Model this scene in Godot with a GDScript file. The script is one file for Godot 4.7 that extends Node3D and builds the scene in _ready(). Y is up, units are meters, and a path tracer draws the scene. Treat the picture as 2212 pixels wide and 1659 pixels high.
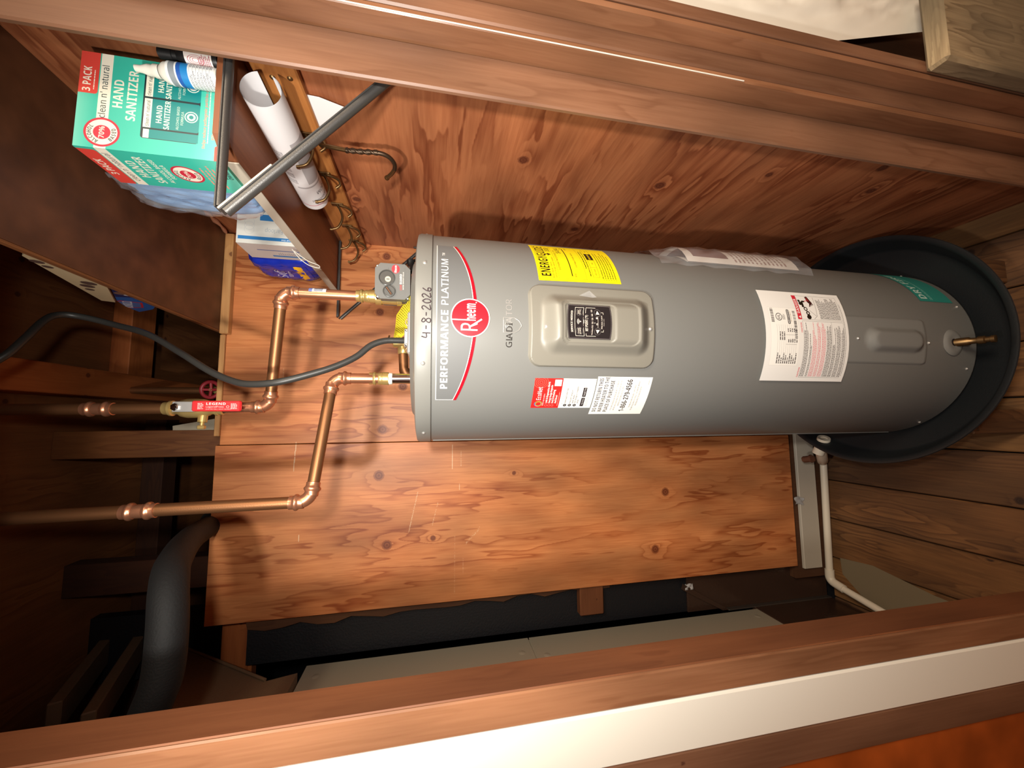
extends Node3D

const R := 0.26            # radius of the heater jacket
const FLOOR := -0.25
const LAMP := Vector3(-0.46, 1.85, 0.97)
const FILL_LAMP := Vector3(-0.10, 1.60, 1.08)  # added fill light close behind the camera
var used := {}
var M := {}

func _ready():
	# ---- camera (a portrait photograph turned on its side: the camera lies rolled by a quarter turn)
	var pitch := 0.202368
	var yaw := 0.09404
	var roll := 0.011416
	var w := Vector3(sin(yaw) * cos(pitch), -sin(pitch), -cos(yaw) * cos(pitch))
	var r0 := Vector3(cos(yaw), 0, sin(yaw))
	var u0 := r0.cross(w)
	var rr := r0 * cos(roll) + u0 * sin(roll)
	var uu := u0 * cos(roll) - r0 * sin(roll)
	var cam := Camera3D.new()
	cam.name = "camera"
	cam.transform = Transform3D(Basis(-uu, rr, -w), Vector3(-0.20722, 1.47884, 1.01067))
	cam.fov = rad_to_deg(2.0 * atan(829.5 / 821.09))
	cam.near = 0.02
	cam.far = 60.0
	add_child(cam)
	var env := Environment.new()
	env.background_mode = Environment.BG_COLOR
	env.background_color = Color(0.01, 0.008, 0.006)
	env.tonemap_mode = Environment.TONE_MAPPER_LINEAR
	env.tonemap_exposure = 1.0
	env.sdfgi_enabled = true
	env.ssao_enabled = true
	env.ssil_enabled = true
	var we := WorldEnvironment.new()
	we.name = "world_environment"
	we.environment = env
	add_child(we)
	# ---- lights: a work lamp read from the shadows, plus added fill lamp and ceiling panel
	for q in [[LAMP, Vector3(0.0, 1.42, 0.0), 1.35, 61.0], [FILL_LAMP, Vector3(0.0, 1.28, 0.0), 1.25, 64.0]]:
		var lamp := SpotLight3D.new()
		lamp.name = numbered("work_and_fill_light")
		lamp.light_color = Color(1.0, 0.985, 0.95)
		lamp.light_energy = q[2]
		lamp.light_size = 0.03
		lamp.spot_range = 8.0
		lamp.spot_attenuation = 2.0
		lamp.spot_angle = q[3]
		lamp.spot_angle_attenuation = 1.0
		lamp.shadow_enabled = true
		lamp.look_at_from_position(q[0], q[1])
		add_child(lamp)
	var panel := AreaLight3D.new()  # added fill, set to the right so that it reaches the furnace
	panel.name = "fill_panel_light"
	panel.position = Vector3(0.75, 2.42, 1.7)
	panel.rotation_degrees.x = -90
	panel.set("area_size", Vector2(0.6, 0.6))
	panel.light_color = Color(1.0, 0.93, 0.82)
	panel.light_energy = 5.0
	panel.set("area_range", 8.0)
	panel.shadow_enabled = true
	add_child(panel)
	make_materials()
	build_shell()
	build_trims()
	build_back_cavity()
	build_heater()
	build_pan()
	build_floor_patch()
	build_plumbing()
	build_valve_box()
	build_shelves()
	build_shelf_items()
	build_furnace()
	build_room_things()

# ------------------------------------------------------------------ naming and nodes
func numbered(n: String) -> String:
	var k: int = used.get(n, 0)
	used[n] = k + 1
	return n if k == 0 else "%s_%03d" % [n, k]

func tag(o: Node3D, label: String, category: String, group := "") -> Node3D:
	o.set_meta("label", label)
	o.set_meta("category", category)
	if group != "":
		o.set_meta("group", group)
	return o

func thing(n: String, label: String, category: String, at := Vector3.ZERO, group := "") -> Node3D:
	var o := Node3D.new()
	o.name = numbered(n)
	o.position = at
	add_child(o)
	return tag(o, label, category, group)

func struct(o: Node3D) -> Node3D:
	o.set_meta("kind", "structure")
	return o

func obj(n: String, st: SurfaceTool, m: Material, parent: Node3D = null, label := "") -> MeshInstance3D:
	var o := MeshInstance3D.new()
	o.name = n if parent else numbered(n)
	o.mesh = st.commit()
	o.material_override = m
	var p: Node3D = parent if parent else self
	p.add_child(o, true)
	var q: Node3D = p
	var off := Vector3.ZERO       # shapes are given in world space; undo the parents' offsets
	while q != self:
		off += q.position
		q = q.get_parent()
	o.position = -off
	if label != "":
		o.set_meta("label", label)
	return o

# ------------------------------------------------------------------ mesh helpers
func mb() -> SurfaceTool:
	var st := SurfaceTool.new()
	st.begin(Mesh.PRIMITIVE_TRIANGLES)
	return st

func tri(st: SurfaceTool, p: Array, n: Array, u: Array):
	var a: Vector3 = p[0]
	var b: Vector3 = p[1]
	var c: Vector3 = p[2]
	var order := [0, 1, 2]
	if (c - a).cross(b - a).dot(n[0] + n[1] + n[2]) < 0.0:
		order = [0, 2, 1]
	for k in order:
		st.set_normal(n[k])
		st.set_uv(u[k])
		st.add_vertex(p[k])

func quad(st: SurfaceTool, p: Array, n: Array, u: Array):
	tri(st, [p[0], p[1], p[2]], [n[0], n[1], n[2]], [u[0], u[1], u[2]])
	tri(st, [p[0], p[2], p[3]], [n[0], n[2], n[3]], [u[0], u[2], u[3]])

# a chamfered box; uv in metres, v runs along the grain axis, shifted by uo (NAN: world x/y/z as they are)
func box(st: SurfaceTool, xf: Transform3D, s: Vector3, bev := 0.0015, g := 1, uo := Vector2.ZERO):
	var h := s * 0.5
	bev = minf(bev, minf(h.x, minf(h.y, h.z)) * 0.9)
	var sg := [-1.0, 1.0]
	var pt := func(ax: int, sx: Vector3) -> Vector3:
		var v := Vector3.ZERO
		for k in 3:
			v[k] = sx[k] * (h[k] - (0.0 if k == ax else bev))
		return v
	var uvf := func(v: Vector3, ax: int) -> Vector2:
		var a := (ax + 1) % 3
		var b := (ax + 2) % 3
		if a == g:
			var t := a
			a = b
			b = t
		return Vector2(v[a], v[b]) + uo + Vector2(ax * 0.13, 0)
	for ax in 3:
		for d: float in sg:
			var a := (ax + 1) % 3
			var b := (ax + 2) % 3
			var ps := []
			var us := []
			for e in [[-1.0, -1.0], [1.0, -1.0], [1.0, 1.0], [-1.0, 1.0]]:
				var sx := Vector3.ZERO
				sx[ax] = d
				sx[a] = e[0]
				sx[b] = e[1]
				var v: Vector3 = pt.call(ax, sx)
				ps.append(xf * v)
				us.append(uvf.call(v, ax))
			var nn := Vector3.ZERO
			nn[ax] = d
			nn = (xf.basis * nn).normalized()
			quad(st, ps, [nn, nn, nn, nn], us)
	if bev <= 0.0:
		return
	for ax in 3:      # edges along ax
		var a := (ax + 1) % 3
		var b := (ax + 2) % 3
		for d: float in sg:
			for e: float in sg:
				var ps := []
				var us := []
				for q in [[a, -1.0], [a, 1.0], [b, 1.0], [b, -1.0]]:
					var sx := Vector3.ZERO
					sx[ax] = q[1]
					sx[a] = d
					sx[b] = e
					var v: Vector3 = pt.call(q[0], sx)
					ps.append(xf * v)
					us.append(uvf.call(v, a))
				var nn := Vector3.ZERO
				nn[a] = d
				nn[b] = e
				nn = (xf.basis * nn).normalized()
				quad(st, ps, [nn, nn, nn, nn], us)
	for x: float in sg:
		for y: float in sg:
			for z: float in sg:
				var sx := Vector3(x, y, z)
				var n2 := (xf.basis * sx).normalized()
				var ps := []
				for ax in 3:
					ps.append(xf * pt.call(ax, sx))
				tri(st, ps, [n2, n2, n2], [uo, uo, uo])

func bx(x0: float, x1: float, y0: float, y1: float, z0: float, z1: float, bev := 0.0015, g := 1, uo := Vector2.ZERO, st: SurfaceTool = null) -> SurfaceTool:
	var s := st if st else mb()
	box(s, Transform3D(Basis(), Vector3(x0 + x1, y0 + y1, z0 + z1) * 0.5), Vector3(x1 - x0, y1 - y0, z1 - z0), bev, g, uo)
	return s

# a flat-ended round tube along points, radius a number or one per point
func tube(st: SurfaceTool, pts: Array, rad, seg := 14, caps := true, flat_y := 1.0):
	var n := pts.size()
	var tang := []
	for i in n:
		var a: Vector3 = pts[maxi(i - 1, 0)]
		var b: Vector3 = pts[mini(i + 1, n - 1)]
		tang.append((b - a).normalized())
	var t0: Vector3 = tang[0]
	var up := Vector3.UP if absf(t0.y) < 0.9 else Vector3.RIGHT
	var x := t0.cross(up).normalized()
	var rings := []
	var norms := []
	var len := 0.0
	var lens := []
	for i in n:
		var t: Vector3 = tang[i]
		x = (x - t * x.dot(t)).normalized()
		var y := t.cross(x)
		var rr: float = rad[i] if rad is Array else rad
		var ring := []
		var nr := []
		for k in seg + 1:
			var an := TAU * k / seg
			var d := x * cos(an) + y * sin(an) * flat_y
			ring.append((pts[i] as Vector3) + d * rr)
			nr.append((x * cos(an) * flat_y + y * sin(an)).normalized())
		if i > 0:
			len += (pts[i] as Vector3).distance_to(pts[i - 1])
		lens.append(len)
		rings.append(ring)
		norms.append(nr)
	for i in n - 1:
		for k in seg:
			quad(st, [rings[i][k], rings[i][k + 1], rings[i + 1][k + 1], rings[i + 1][k]],
				[norms[i][k], norms[i][k + 1], norms[i + 1][k + 1], norms[i + 1][k]],
				[Vector2(float(k) / seg, lens[i]), Vector2(float(k + 1) / seg, lens[i]), Vector2(float(k + 1) / seg, lens[i + 1]), Vector2(float(k) / seg, lens[i + 1])])
	if caps:
		for e in [[0, -1.0], [n - 1, 1.0]]:
			var i: int = e[0]
			var nn: Vector3 = tang[i] * e[1]
			for k in seg:
				tri(st, [pts[i], rings[i][k], rings[i][k + 1]], [nn, nn, nn], [Vector2.ZERO, Vector2.ZERO, Vector2.ZERO])

func smooth(pts: Array, per := 6) -> Array:
	var out := []
	for i in pts.size() - 1:
		var p0: Vector3 = pts[maxi(i - 1, 0)]
		var p1: Vector3 = pts[i]
		var p2: Vector3 = pts[i + 1]
		var p3: Vector3 = pts[mini(i + 2, pts.size() - 1)]
		for k in per:
			out.append(p1.cubic_interpolate(p2, p0, p3, float(k) / per))
	out.append(pts[-1])
	return out

# an arc that rounds the corner at c between the directions to a and b
func corner(a: Vector3, c: Vector3, b: Vector3, rad: float, n := 8) -> Array:
	var da := (a - c).normalized()
	var db := (b - c).normalized()
	var half := da.angle_to(db) * 0.5
	var cut := rad / tan(half)
	var o := c + (da + db).normalized() * rad / sin(half)
	var p0 := c + da * cut - o
	var p1 := c + db * cut - o
	var out := []
	for k in n + 1:
		out.append(o + p0.slerp(p1, float(k) / n))
	return out

# a turned profile of (radius, height) about the y axis of xf
func lathe(st: SurfaceTool, prof: Array, xf := Transform3D(), seg := 24, a0 := 0.0, a1 := TAU):
	var n := prof.size()
	var nrm := []
	for i in n - 1:
		var d: Vector2 = prof[i + 1] - prof[i]
		nrm.append(Vector2(d.y, -d.x).normalized())
	for i in n - 1:
		var na: Vector2 = nrm[i]
		var nb: Vector2 = nrm[i]
		if i > 0 and absf((nrm[i - 1] as Vector2).angle_to(nrm[i])) < 0.75:
			na = (na + nrm[i - 1]).normalized()
		if i < n - 2 and absf((nrm[i + 1] as Vector2).angle_to(nrm[i])) < 0.75:
			nb = (nb + nrm[i + 1]).normalized()
		var p: Vector2 = prof[i]
		var q: Vector2 = prof[i + 1]
		if p.distance_to(q) < 1e-6:
			continue
		for k in seg:
			var an0 := a0 + (a1 - a0) * k / seg
			var an1 := a0 + (a1 - a0) * (k + 1) / seg
			var c0 := Vector3(sin(an0), 0, cos(an0))
			var c1 := Vector3(sin(an1), 0, cos(an1))
			var ps := [c0 * p.x + Vector3.UP * p.y, c1 * p.x + Vector3.UP * p.y, c1 * q.x + Vector3.UP * q.y, c0 * q.x + Vector3.UP * q.y]
			var ns := [c0 * na.x + Vector3.UP * na.y, c1 * na.x + Vector3.UP * na.y, c1 * nb.x + Vector3.UP * nb.y, c0 * nb.x + Vector3.UP * nb.y]
			for j in 4:
				ps[j] = xf * ps[j]
				ns[j] = (xf.basis * ns[j]).normalized()
			var us := [Vector2(float(k) / seg, p.y), Vector2(float(k + 1) / seg, p.y), Vector2(float(k + 1) / seg, q.y), Vector2(float(k) / seg, q.y)]
			if p.x < 1e-6:
				tri(st, [ps[0], ps[2], ps[3]], [ns[0], ns[2], ns[3]], [us[0], us[2], us[3]])
			elif q.x < 1e-6:
				tri(st, [ps[0], ps[1], ps[2]], [ns[0], ns[1], ns[2]], [us[0], us[1], us[2]])
			else:
				quad(st, ps, ns, us)

# a polygon in the xy plane of xf, drawn out along z from z0 to z1
func prism(st: SurfaceTool, poly: PackedVector2Array, z0: float, z1: float, xf := Transform3D(), uvs := 1.0):
	var ix := Geometry2D.triangulate_polygon(poly)
	if Geometry2D.is_polygon_clockwise(poly):
		poly.reverse()
		ix = Geometry2D.triangulate_polygon(poly)
	for e in [[z0, -1.0], [z1, 1.0]]:
		var nn: Vector3 = (xf.basis * Vector3(0, 0, e[1])).normalized()
		for k in range(0, ix.size(), 3):
			var ps := []
			var us := []
			for j in 3:
				var v: Vector2 = poly[ix[k + j]]
				ps.append(xf * Vector3(v.x, v.y, e[0]))
				us.append(v * uvs)
			tri(st, ps, [nn, nn, nn], us)
	var n := poly.size()
	for k in n:
		var a: Vector2 = poly[k]
		var b: Vector2 = poly[(k + 1) % n]
		var d := (b - a).normalized()
		var nn := (xf.basis * Vector3(d.y, -d.x, 0)).normalized()
		quad(st, [xf * Vector3(a.x, a.y, z0), xf * Vector3(b.x, b.y, z0), xf * Vector3(b.x, b.y, z1), xf * Vector3(a.x, a.y, z1)], [nn, nn, nn, nn],
			[Vector2(0, a.y), Vector2(0, b.y), Vector2(z1 - z0, b.y), Vector2(z1 - z0, a.y)])

func on_jacket(th: float, y: float, r := R) -> Vector3:
	return Vector3(sin(deg_to_rad(th)) * r, y, cos(deg_to_rad(th)) * r)

# a grid of points f(u, v) with smooth normals; uv runs 0..1
func grid(st: SurfaceTool, nu: int, nv: int, f: Callable, flip := false):
	var P := []
	for j in nv + 1:
		var row := []
		for i in nu + 1:
			row.append(f.call(float(i) / nu, float(j) / nv))
		P.append(row)
	var N := []
	for j in nv + 1:
		var row := []
		for i in nu + 1:
			var du: Vector3 = P[j][mini(i + 1, nu)] - P[j][maxi(i - 1, 0)]
			var dv: Vector3 = P[mini(j + 1, nv)][i] - P[maxi(j - 1, 0)][i]
			var nn := dv.cross(du).normalized()
			row.append(-nn if flip else nn)
		N.append(row)
	for j in nv:
		for i in nu:
			var u0 := float(i) / nu
			var u1 := float(i + 1) / nu
			var v0 := float(j) / nv
			var v1 := float(j + 1) / nv
			quad(st, [P[j][i], P[j][i + 1], P[j + 1][i + 1], P[j + 1][i]], [N[j][i], N[j][i + 1], N[j + 1][i + 1], N[j + 1][i]],
				[Vector2(u0, v0), Vector2(u1, v0), Vector2(u1, v1), Vector2(u0, v1)])

# a label on the jacket between two angles (degrees) and two heights, corners may differ
func jacket_label(th0: float, th1: float, y0: float, y1: float, r := R + 0.0007, skew := 0.0, tilt := 0.0) -> SurfaceTool:
	var st := mb()
	grid(st, 14, 6, func(u, v): return on_jacket(lerpf(th0, th1, u) + skew * v, lerpf(y1, y0, v) + tilt * (u - 0.5), r))
	return st

func at_axis(p: Vector3, dir: Vector3) -> Transform3D:     # a frame at p whose y axis is dir
	var y := dir.normalized()
	var x := y.cross(Vector3.FORWARD if absf(y.z) < 0.9 else Vector3.RIGHT).normalized()
	return Transform3D(Basis(x, y, x.cross(y)), p)

func V(r: float, y: float) -> Vector2:
	return Vector2(r, y)

# ------------------------------------------------------------------ printed matter
class Print:
	var im: Image
	var s := 2.0
	var fonts := {}
	var rng := RandomNumberGenerator.new()
	func _init(w: int, h: int, c: Color, scale := 2.0):
		s = scale
		im = Image.create(int(w * s), int(h * s), false, Image.FORMAT_RGB8)
		im.fill(c)
		rng.seed = w * 7 + h
	func rect(x: float, y: float, w: float, h: float, c: Color):
		im.fill_rect(Rect2i(int(round(x * s)), int(round(y * s)), maxi(1, int(round(w * s))), maxi(1, int(round(h * s)))), c)
	func frame(x: float, y: float, w: float, h: float, t: float, c: Color):
		rect(x, y, w, t, c); rect(x, y + h - t, w, t, c); rect(x, y, t, h, c); rect(x + w - t, y, t, h, c)
	func poly(p: PackedVector2Array, c: Color):
		var ix := Geometry2D.triangulate_polygon(p)
		for k in range(0, ix.size(), 3):
			fill_tri(p[ix[k]] * s, p[ix[k + 1]] * s, p[ix[k + 2]] * s, c)
	func circle(x: float, y: float, r: float, c: Color, r_in := 0.0, ry := 1.0):
		var yy := -r * ry
		while yy <= r * ry:
			var half := sqrt(maxf(0.0, r * r - yy * yy / ry / ry))
			if r_in > 0.0 and absf(yy) < r_in * ry:
				var h2 := sqrt(r_in * r_in - yy * yy / ry / ry)
				rect(x - half, y + yy, half - h2, 1.0 / s, c)
				rect(x + h2, y + yy, half - h2, 1.0 / s, c)
			else:
				rect(x - half, y + yy, half * 2.0, 1.0 / s, c)
			yy += 1.0 / s
	func line(a: Vector2, b: Vector2, t: float, c: Color):
		var d := (b - a).normalized().orthogonal() * t * 0.5
		poly(PackedVector2Array([a + d, b + d, b - d, a - d]), c)
	func rrect(x: float, y: float, w: float, h: float, r: float, c: Color):
		rect(x + r, y, w - 2 * r, h, c)
		rect(x, y + r, w, h - 2 * r, c)
		for q in [[x + r, y + r], [x + w - r, y + r], [x + r, y + h - r], [x + w - r, y + h - r]]:
			circle(q[0], q[1], r, c)
	func fill_tri(a: Vector2, b: Vector2, c: Vector2, col: Color):
		var y0 := int(floor(minf(a.y, minf(b.y, c.y))))
		var y1 := int(ceil(maxf(a.y, maxf(b.y, c.y))))
		var e := [a, b, c]
		for y in range(maxi(y0, 0), mini(y1, im.get_height() - 1) + 1):
			var yc := y + 0.5
			var lo := 1e9
			var hi := -1e9
			for k in 3:
				var p: Vector2 = e[k]
				var q: Vector2 = e[(k + 1) % 3]
				if (p.y <= yc) != (q.y <= yc):
					var x := p.x + (q.x - p.x) * (yc - p.y) / (q.y - p.y)
					lo = minf(lo, x)
					hi = maxf(hi, x)
			if hi > lo:
				var xa := int(round(lo))
				var xb := int(round(hi))
				if xb > xa:
					im.fill_rect(Rect2i(xa, y, xb - xa, 1), col)
	# x, y: left / centre / right end of the baseline; px: font size
	func text(t: String, x: float, y: float, px: float, c: Color, bold := false, align := 0, sx := 1.0, rot := 0.0, face := "Droid Sans", slant := 0.0):
		var key := face + str(bold)
		if not fonts.has(key):
			var f := SystemFont.new()
			f.font_names = PackedStringArray([face])
			f.font_weight = 700 if bold else 400
			fonts[key] = f
		var m := TextMesh.new()
		m.font = fonts[key]
		m.text = t
		m.font_size = 48
		m.pixel_size = 1.0
		m.depth = 0.0
		m.curve_step = 4.0
		m.vertical_alignment = VERTICAL_ALIGNMENT_BOTTOM
		m.horizontal_alignment = [HORIZONTAL_ALIGNMENT_LEFT, HORIZONTAL_ALIGNMENT_CENTER, HORIZONTAL_ALIGNMENT_RIGHT][align]
		var a := m.get_mesh_arrays()
		if a.is_empty():
			return
		var vs: PackedVector3Array = a[Mesh.ARRAY_VERTEX]
		var ix: PackedInt32Array = a[Mesh.ARRAY_INDEX] if a[Mesh.ARRAY_INDEX] != null else PackedInt32Array(range(vs.size()))
		var k := px / 48.0
		var pts := PackedVector2Array()
		for v in vs:
			var q := Vector2((v.x + v.y * slant) * k * sx, -(v.y - 11.0) * k)
			pts.append((q.rotated(rot) + Vector2(x, y)) * s)
		for i in range(0, ix.size(), 3):
			fill_tri(pts[ix[i]], pts[ix[i + 1]], pts[ix[i + 2]], c)
	# text along an arc about (x, y), read clockwise from angle a0
	func arc_text(t: String, x: float, y: float, r: float, a0: float, step: float, px: float, c: Color, outward := true):
		for i in t.length():
			var an := a0 + step * i * (1.0 if outward else -1.0)
			var p := Vector2(x + cos(an) * r, y + sin(an) * r)
			text(t[i], p.x, p.y, px, c, true, 1, 0.8, an + (PI / 2 if outward else -PI / 2))
	# rows of words too small to read
	func fine(x: float, y: float, w: float, h: float, row: float, c: Color, ragged := 0.2, thick := 0.45):
		var yy := y
		while yy + row * thick <= y + h:
			var xx := x
			var stop := x + w * (1.0 - rng.randf() * ragged)
			while xx < stop:
				var ww := minf(rng.randf_range(0.8, 3.2) * row * 0.6, stop - xx)
				rect(xx, yy, ww, row * thick, c)
				xx += ww + row * 0.28
			yy += row
	func bars(x: float, y: float, w: float, h: float, c: Color, unit := 2.0, upright := true):
		var p := 0.0
		var lim := w if upright else h
		while p < lim:
			var t := unit * rng.randi_range(1, 3)
			if upright:
				rect(x + p, y, minf(t, lim - p), h, c)
			else:
				rect(x, y + p, w, minf(t, lim - p), c)
			p += t + unit * rng.randi_range(1, 2)
	func tex() -> ImageTexture:
		if s > 1.0:
			im.shrink_x2()
		return ImageTexture.create_from_image(im)

func printed(p: Print, rough := 0.45) -> StandardMaterial3D:
	var m := StandardMaterial3D.new()
	m.albedo_texture = p.tex()
	m.texture_repeat = false
	m.roughness = rough
	return m

func rgb8(r: int, g: int, b: int) -> Color:
	return Color(r / 255.0, g / 255.0, b / 255.0)

# ------------------------------------------------------------------ materials
func mat(c: Color, rough := 0.6, metal := 0.0, bump := 0.0, bump_scale := 20.0) -> StandardMaterial3D:
	var m := StandardMaterial3D.new()
	m.albedo_color = c
	m.roughness = rough
	m.metallic = metal
	if bump > 0.0:
		m.heightmap_enabled = true
		m.heightmap_texture = fuzz
		m.heightmap_scale = bump
		m.uv1_triplanar = true
		m.uv1_world_triplanar = true
		m.uv1_scale = Vector3.ONE * bump_scale
	return m

var mirrored := false
var fuzz: NoiseTexture2D
var mottle: NoiseTexture2D

func noise(sd: int, f: float, oct := 3) -> FastNoiseLite:
	var n := FastNoiseLite.new()
	n.seed = sd
	n.noise_type = FastNoiseLite.TYPE_SIMPLEX_SMOOTH
	n.frequency = f
	n.fractal_octaves = oct
	return n

# a wood face, sx by sy metres, the grain along y. cut: how strongly the rings run in flames; knots: x, y, radius (metres)
func wood(w: int, h: int, sx: float, sy: float, pale: Color, dark: Color, sd: int, rings: float, cut: float, knots: Array, worn := 0.08, marks: Array = [], pw := 2.0, amp := 0.7) -> Image:
	var n1 := noise(sd, 1.0, 2)
	var n2 := noise(sd + 1, 1.0, 2)
	var n3 := noise(sd + 2, 1.0, 2)
	var data := PackedByteArray()
	data.resize(w * h * 3)
	var at := 0
	for j in h:
		var y := sy * j / h
		if mirrored:        # repeats without a seam
			y = minf(y, sy - y)
		var near := []
		for k: Vector3 in knots:
			if absf(y - k.y) < k.z * 9.0:
				near.append(k)
		for i in w:
			var x := sx * i / w
			if mirrored:
				x = minf(x, sx - x)
			var f := n1.get_noise_2d(x * cut, y * cut * 0.16) * rings + n2.get_noise_2d(x * 30.0, y * 4.0) * 0.55
			var core := 0.0
			for k: Vector3 in near:
				var dx := (x - k.x) / k.z
				var dy := (y - k.y) / k.z
				var d := dx * dx + dy * dy * 0.3
				if d < 16.0:
					f += 1.8 * exp(-d * 0.35)
					var d2 := sqrt(dx * dx + dy * dy)
					if d2 < 1.0:
						core = maxf(core, (1.0 if d2 < 0.82 else 0.55) * (0.8 + 0.2 * sin(d2 * 14.0)))
			var t := f - floorf(f)
			var v := pow(t, pw) * (1.0 - smoothstep(0.92, 1.0, t)) * amp * clampf(0.55 + 1.5 * n1.get_noise_2d(x * 5.0 + 70.0, y * 1.6), 0.12, 1.0)
			var fib := n3.get_noise_2d(x * 420.0, y * 9.0) + 0.8 * n3.get_noise_2d(x * 110.0 + 5.0, y * 2.6)
			v = clampf(v + 0.16 + fib * 0.17 + n2.get_noise_2d(x * 7.0 + 9.0, y * 2.2) * 0.22, 0.0, 1.0)
			var br := 1.0 + worn * n1.get_noise_2d(x * 6.0 + 40.0, y * 2.4)
			var r := lerpf(pale.r, dark.r, v) * br
			var g := lerpf(pale.g, dark.g, v) * br
			var b := lerpf(pale.b, dark.b, v) * br
			if core > 0.0:
				r = lerpf(r, dark.r * 0.74, core)
				g = lerpf(g, dark.g * 0.70, core)
				b = lerpf(b, dark.b * 0.78, core)
			data[at] = clampi(int(r * 255.0), 0, 255)
			data[at + 1] = clampi(int(g * 255.0), 0, 255)
			data[at + 2] = clampi(int(b * 255.0), 0, 255)
			at += 3
	var im := Image.create_from_data(w, h, false, Image.FORMAT_RGB8, data)
	# scuffs and plaster drips: x, y, length along y, length along x, strength
	var rng := RandomNumberGenerator.new()
	rng.seed = sd
	for m in marks:
		var steps := int(maxf(m[2] / sy * h, m[3] / sx * w))
		for k in maxi(steps, 1):
			var t := float(k) / maxi(steps, 1)
			var px := int((m[0] + m[3] * t) / sx * w + rng.randf_range(-0.8, 0.8))
			var py := int((m[1] + m[2] * t) / sy * h)
			for q in rng.randi_range(1, int(m[5])):
				var xx := px + q
				if xx >= 0 and xx < w and py >= 0 and py < h and rng.randf() < m[4]:
					im.set_pixel(xx, py, im.get_pixel(xx, py).lerp(Color(0.93, 0.84, 0.72), 0.55 * m[4] + 0.15))
	return im

func wood_mat(im: Image, sx: float, sy: float, x0: float, y0: float, rough := 0.5, flip_x := false) -> StandardMaterial3D:
	var m := StandardMaterial3D.new()
	m.albedo_texture = ImageTexture.create_from_image(im)
	m.roughness = rough
	m.uv1_scale = Vector3((-1.0 if flip_x else 1.0) / sx, -1.0 / sy, 1)
	m.uv1_offset = Vector3((x0 if flip_x else -x0) / sx, y0 / sy, 0)
	return m

func tinted(m: StandardMaterial3D, c: Color, rough := -1.0) -> StandardMaterial3D:
	var q: StandardMaterial3D = m.duplicate()
	q.albedo_color = c
	if rough >= 0.0:
		q.roughness = rough
	return q

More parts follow.
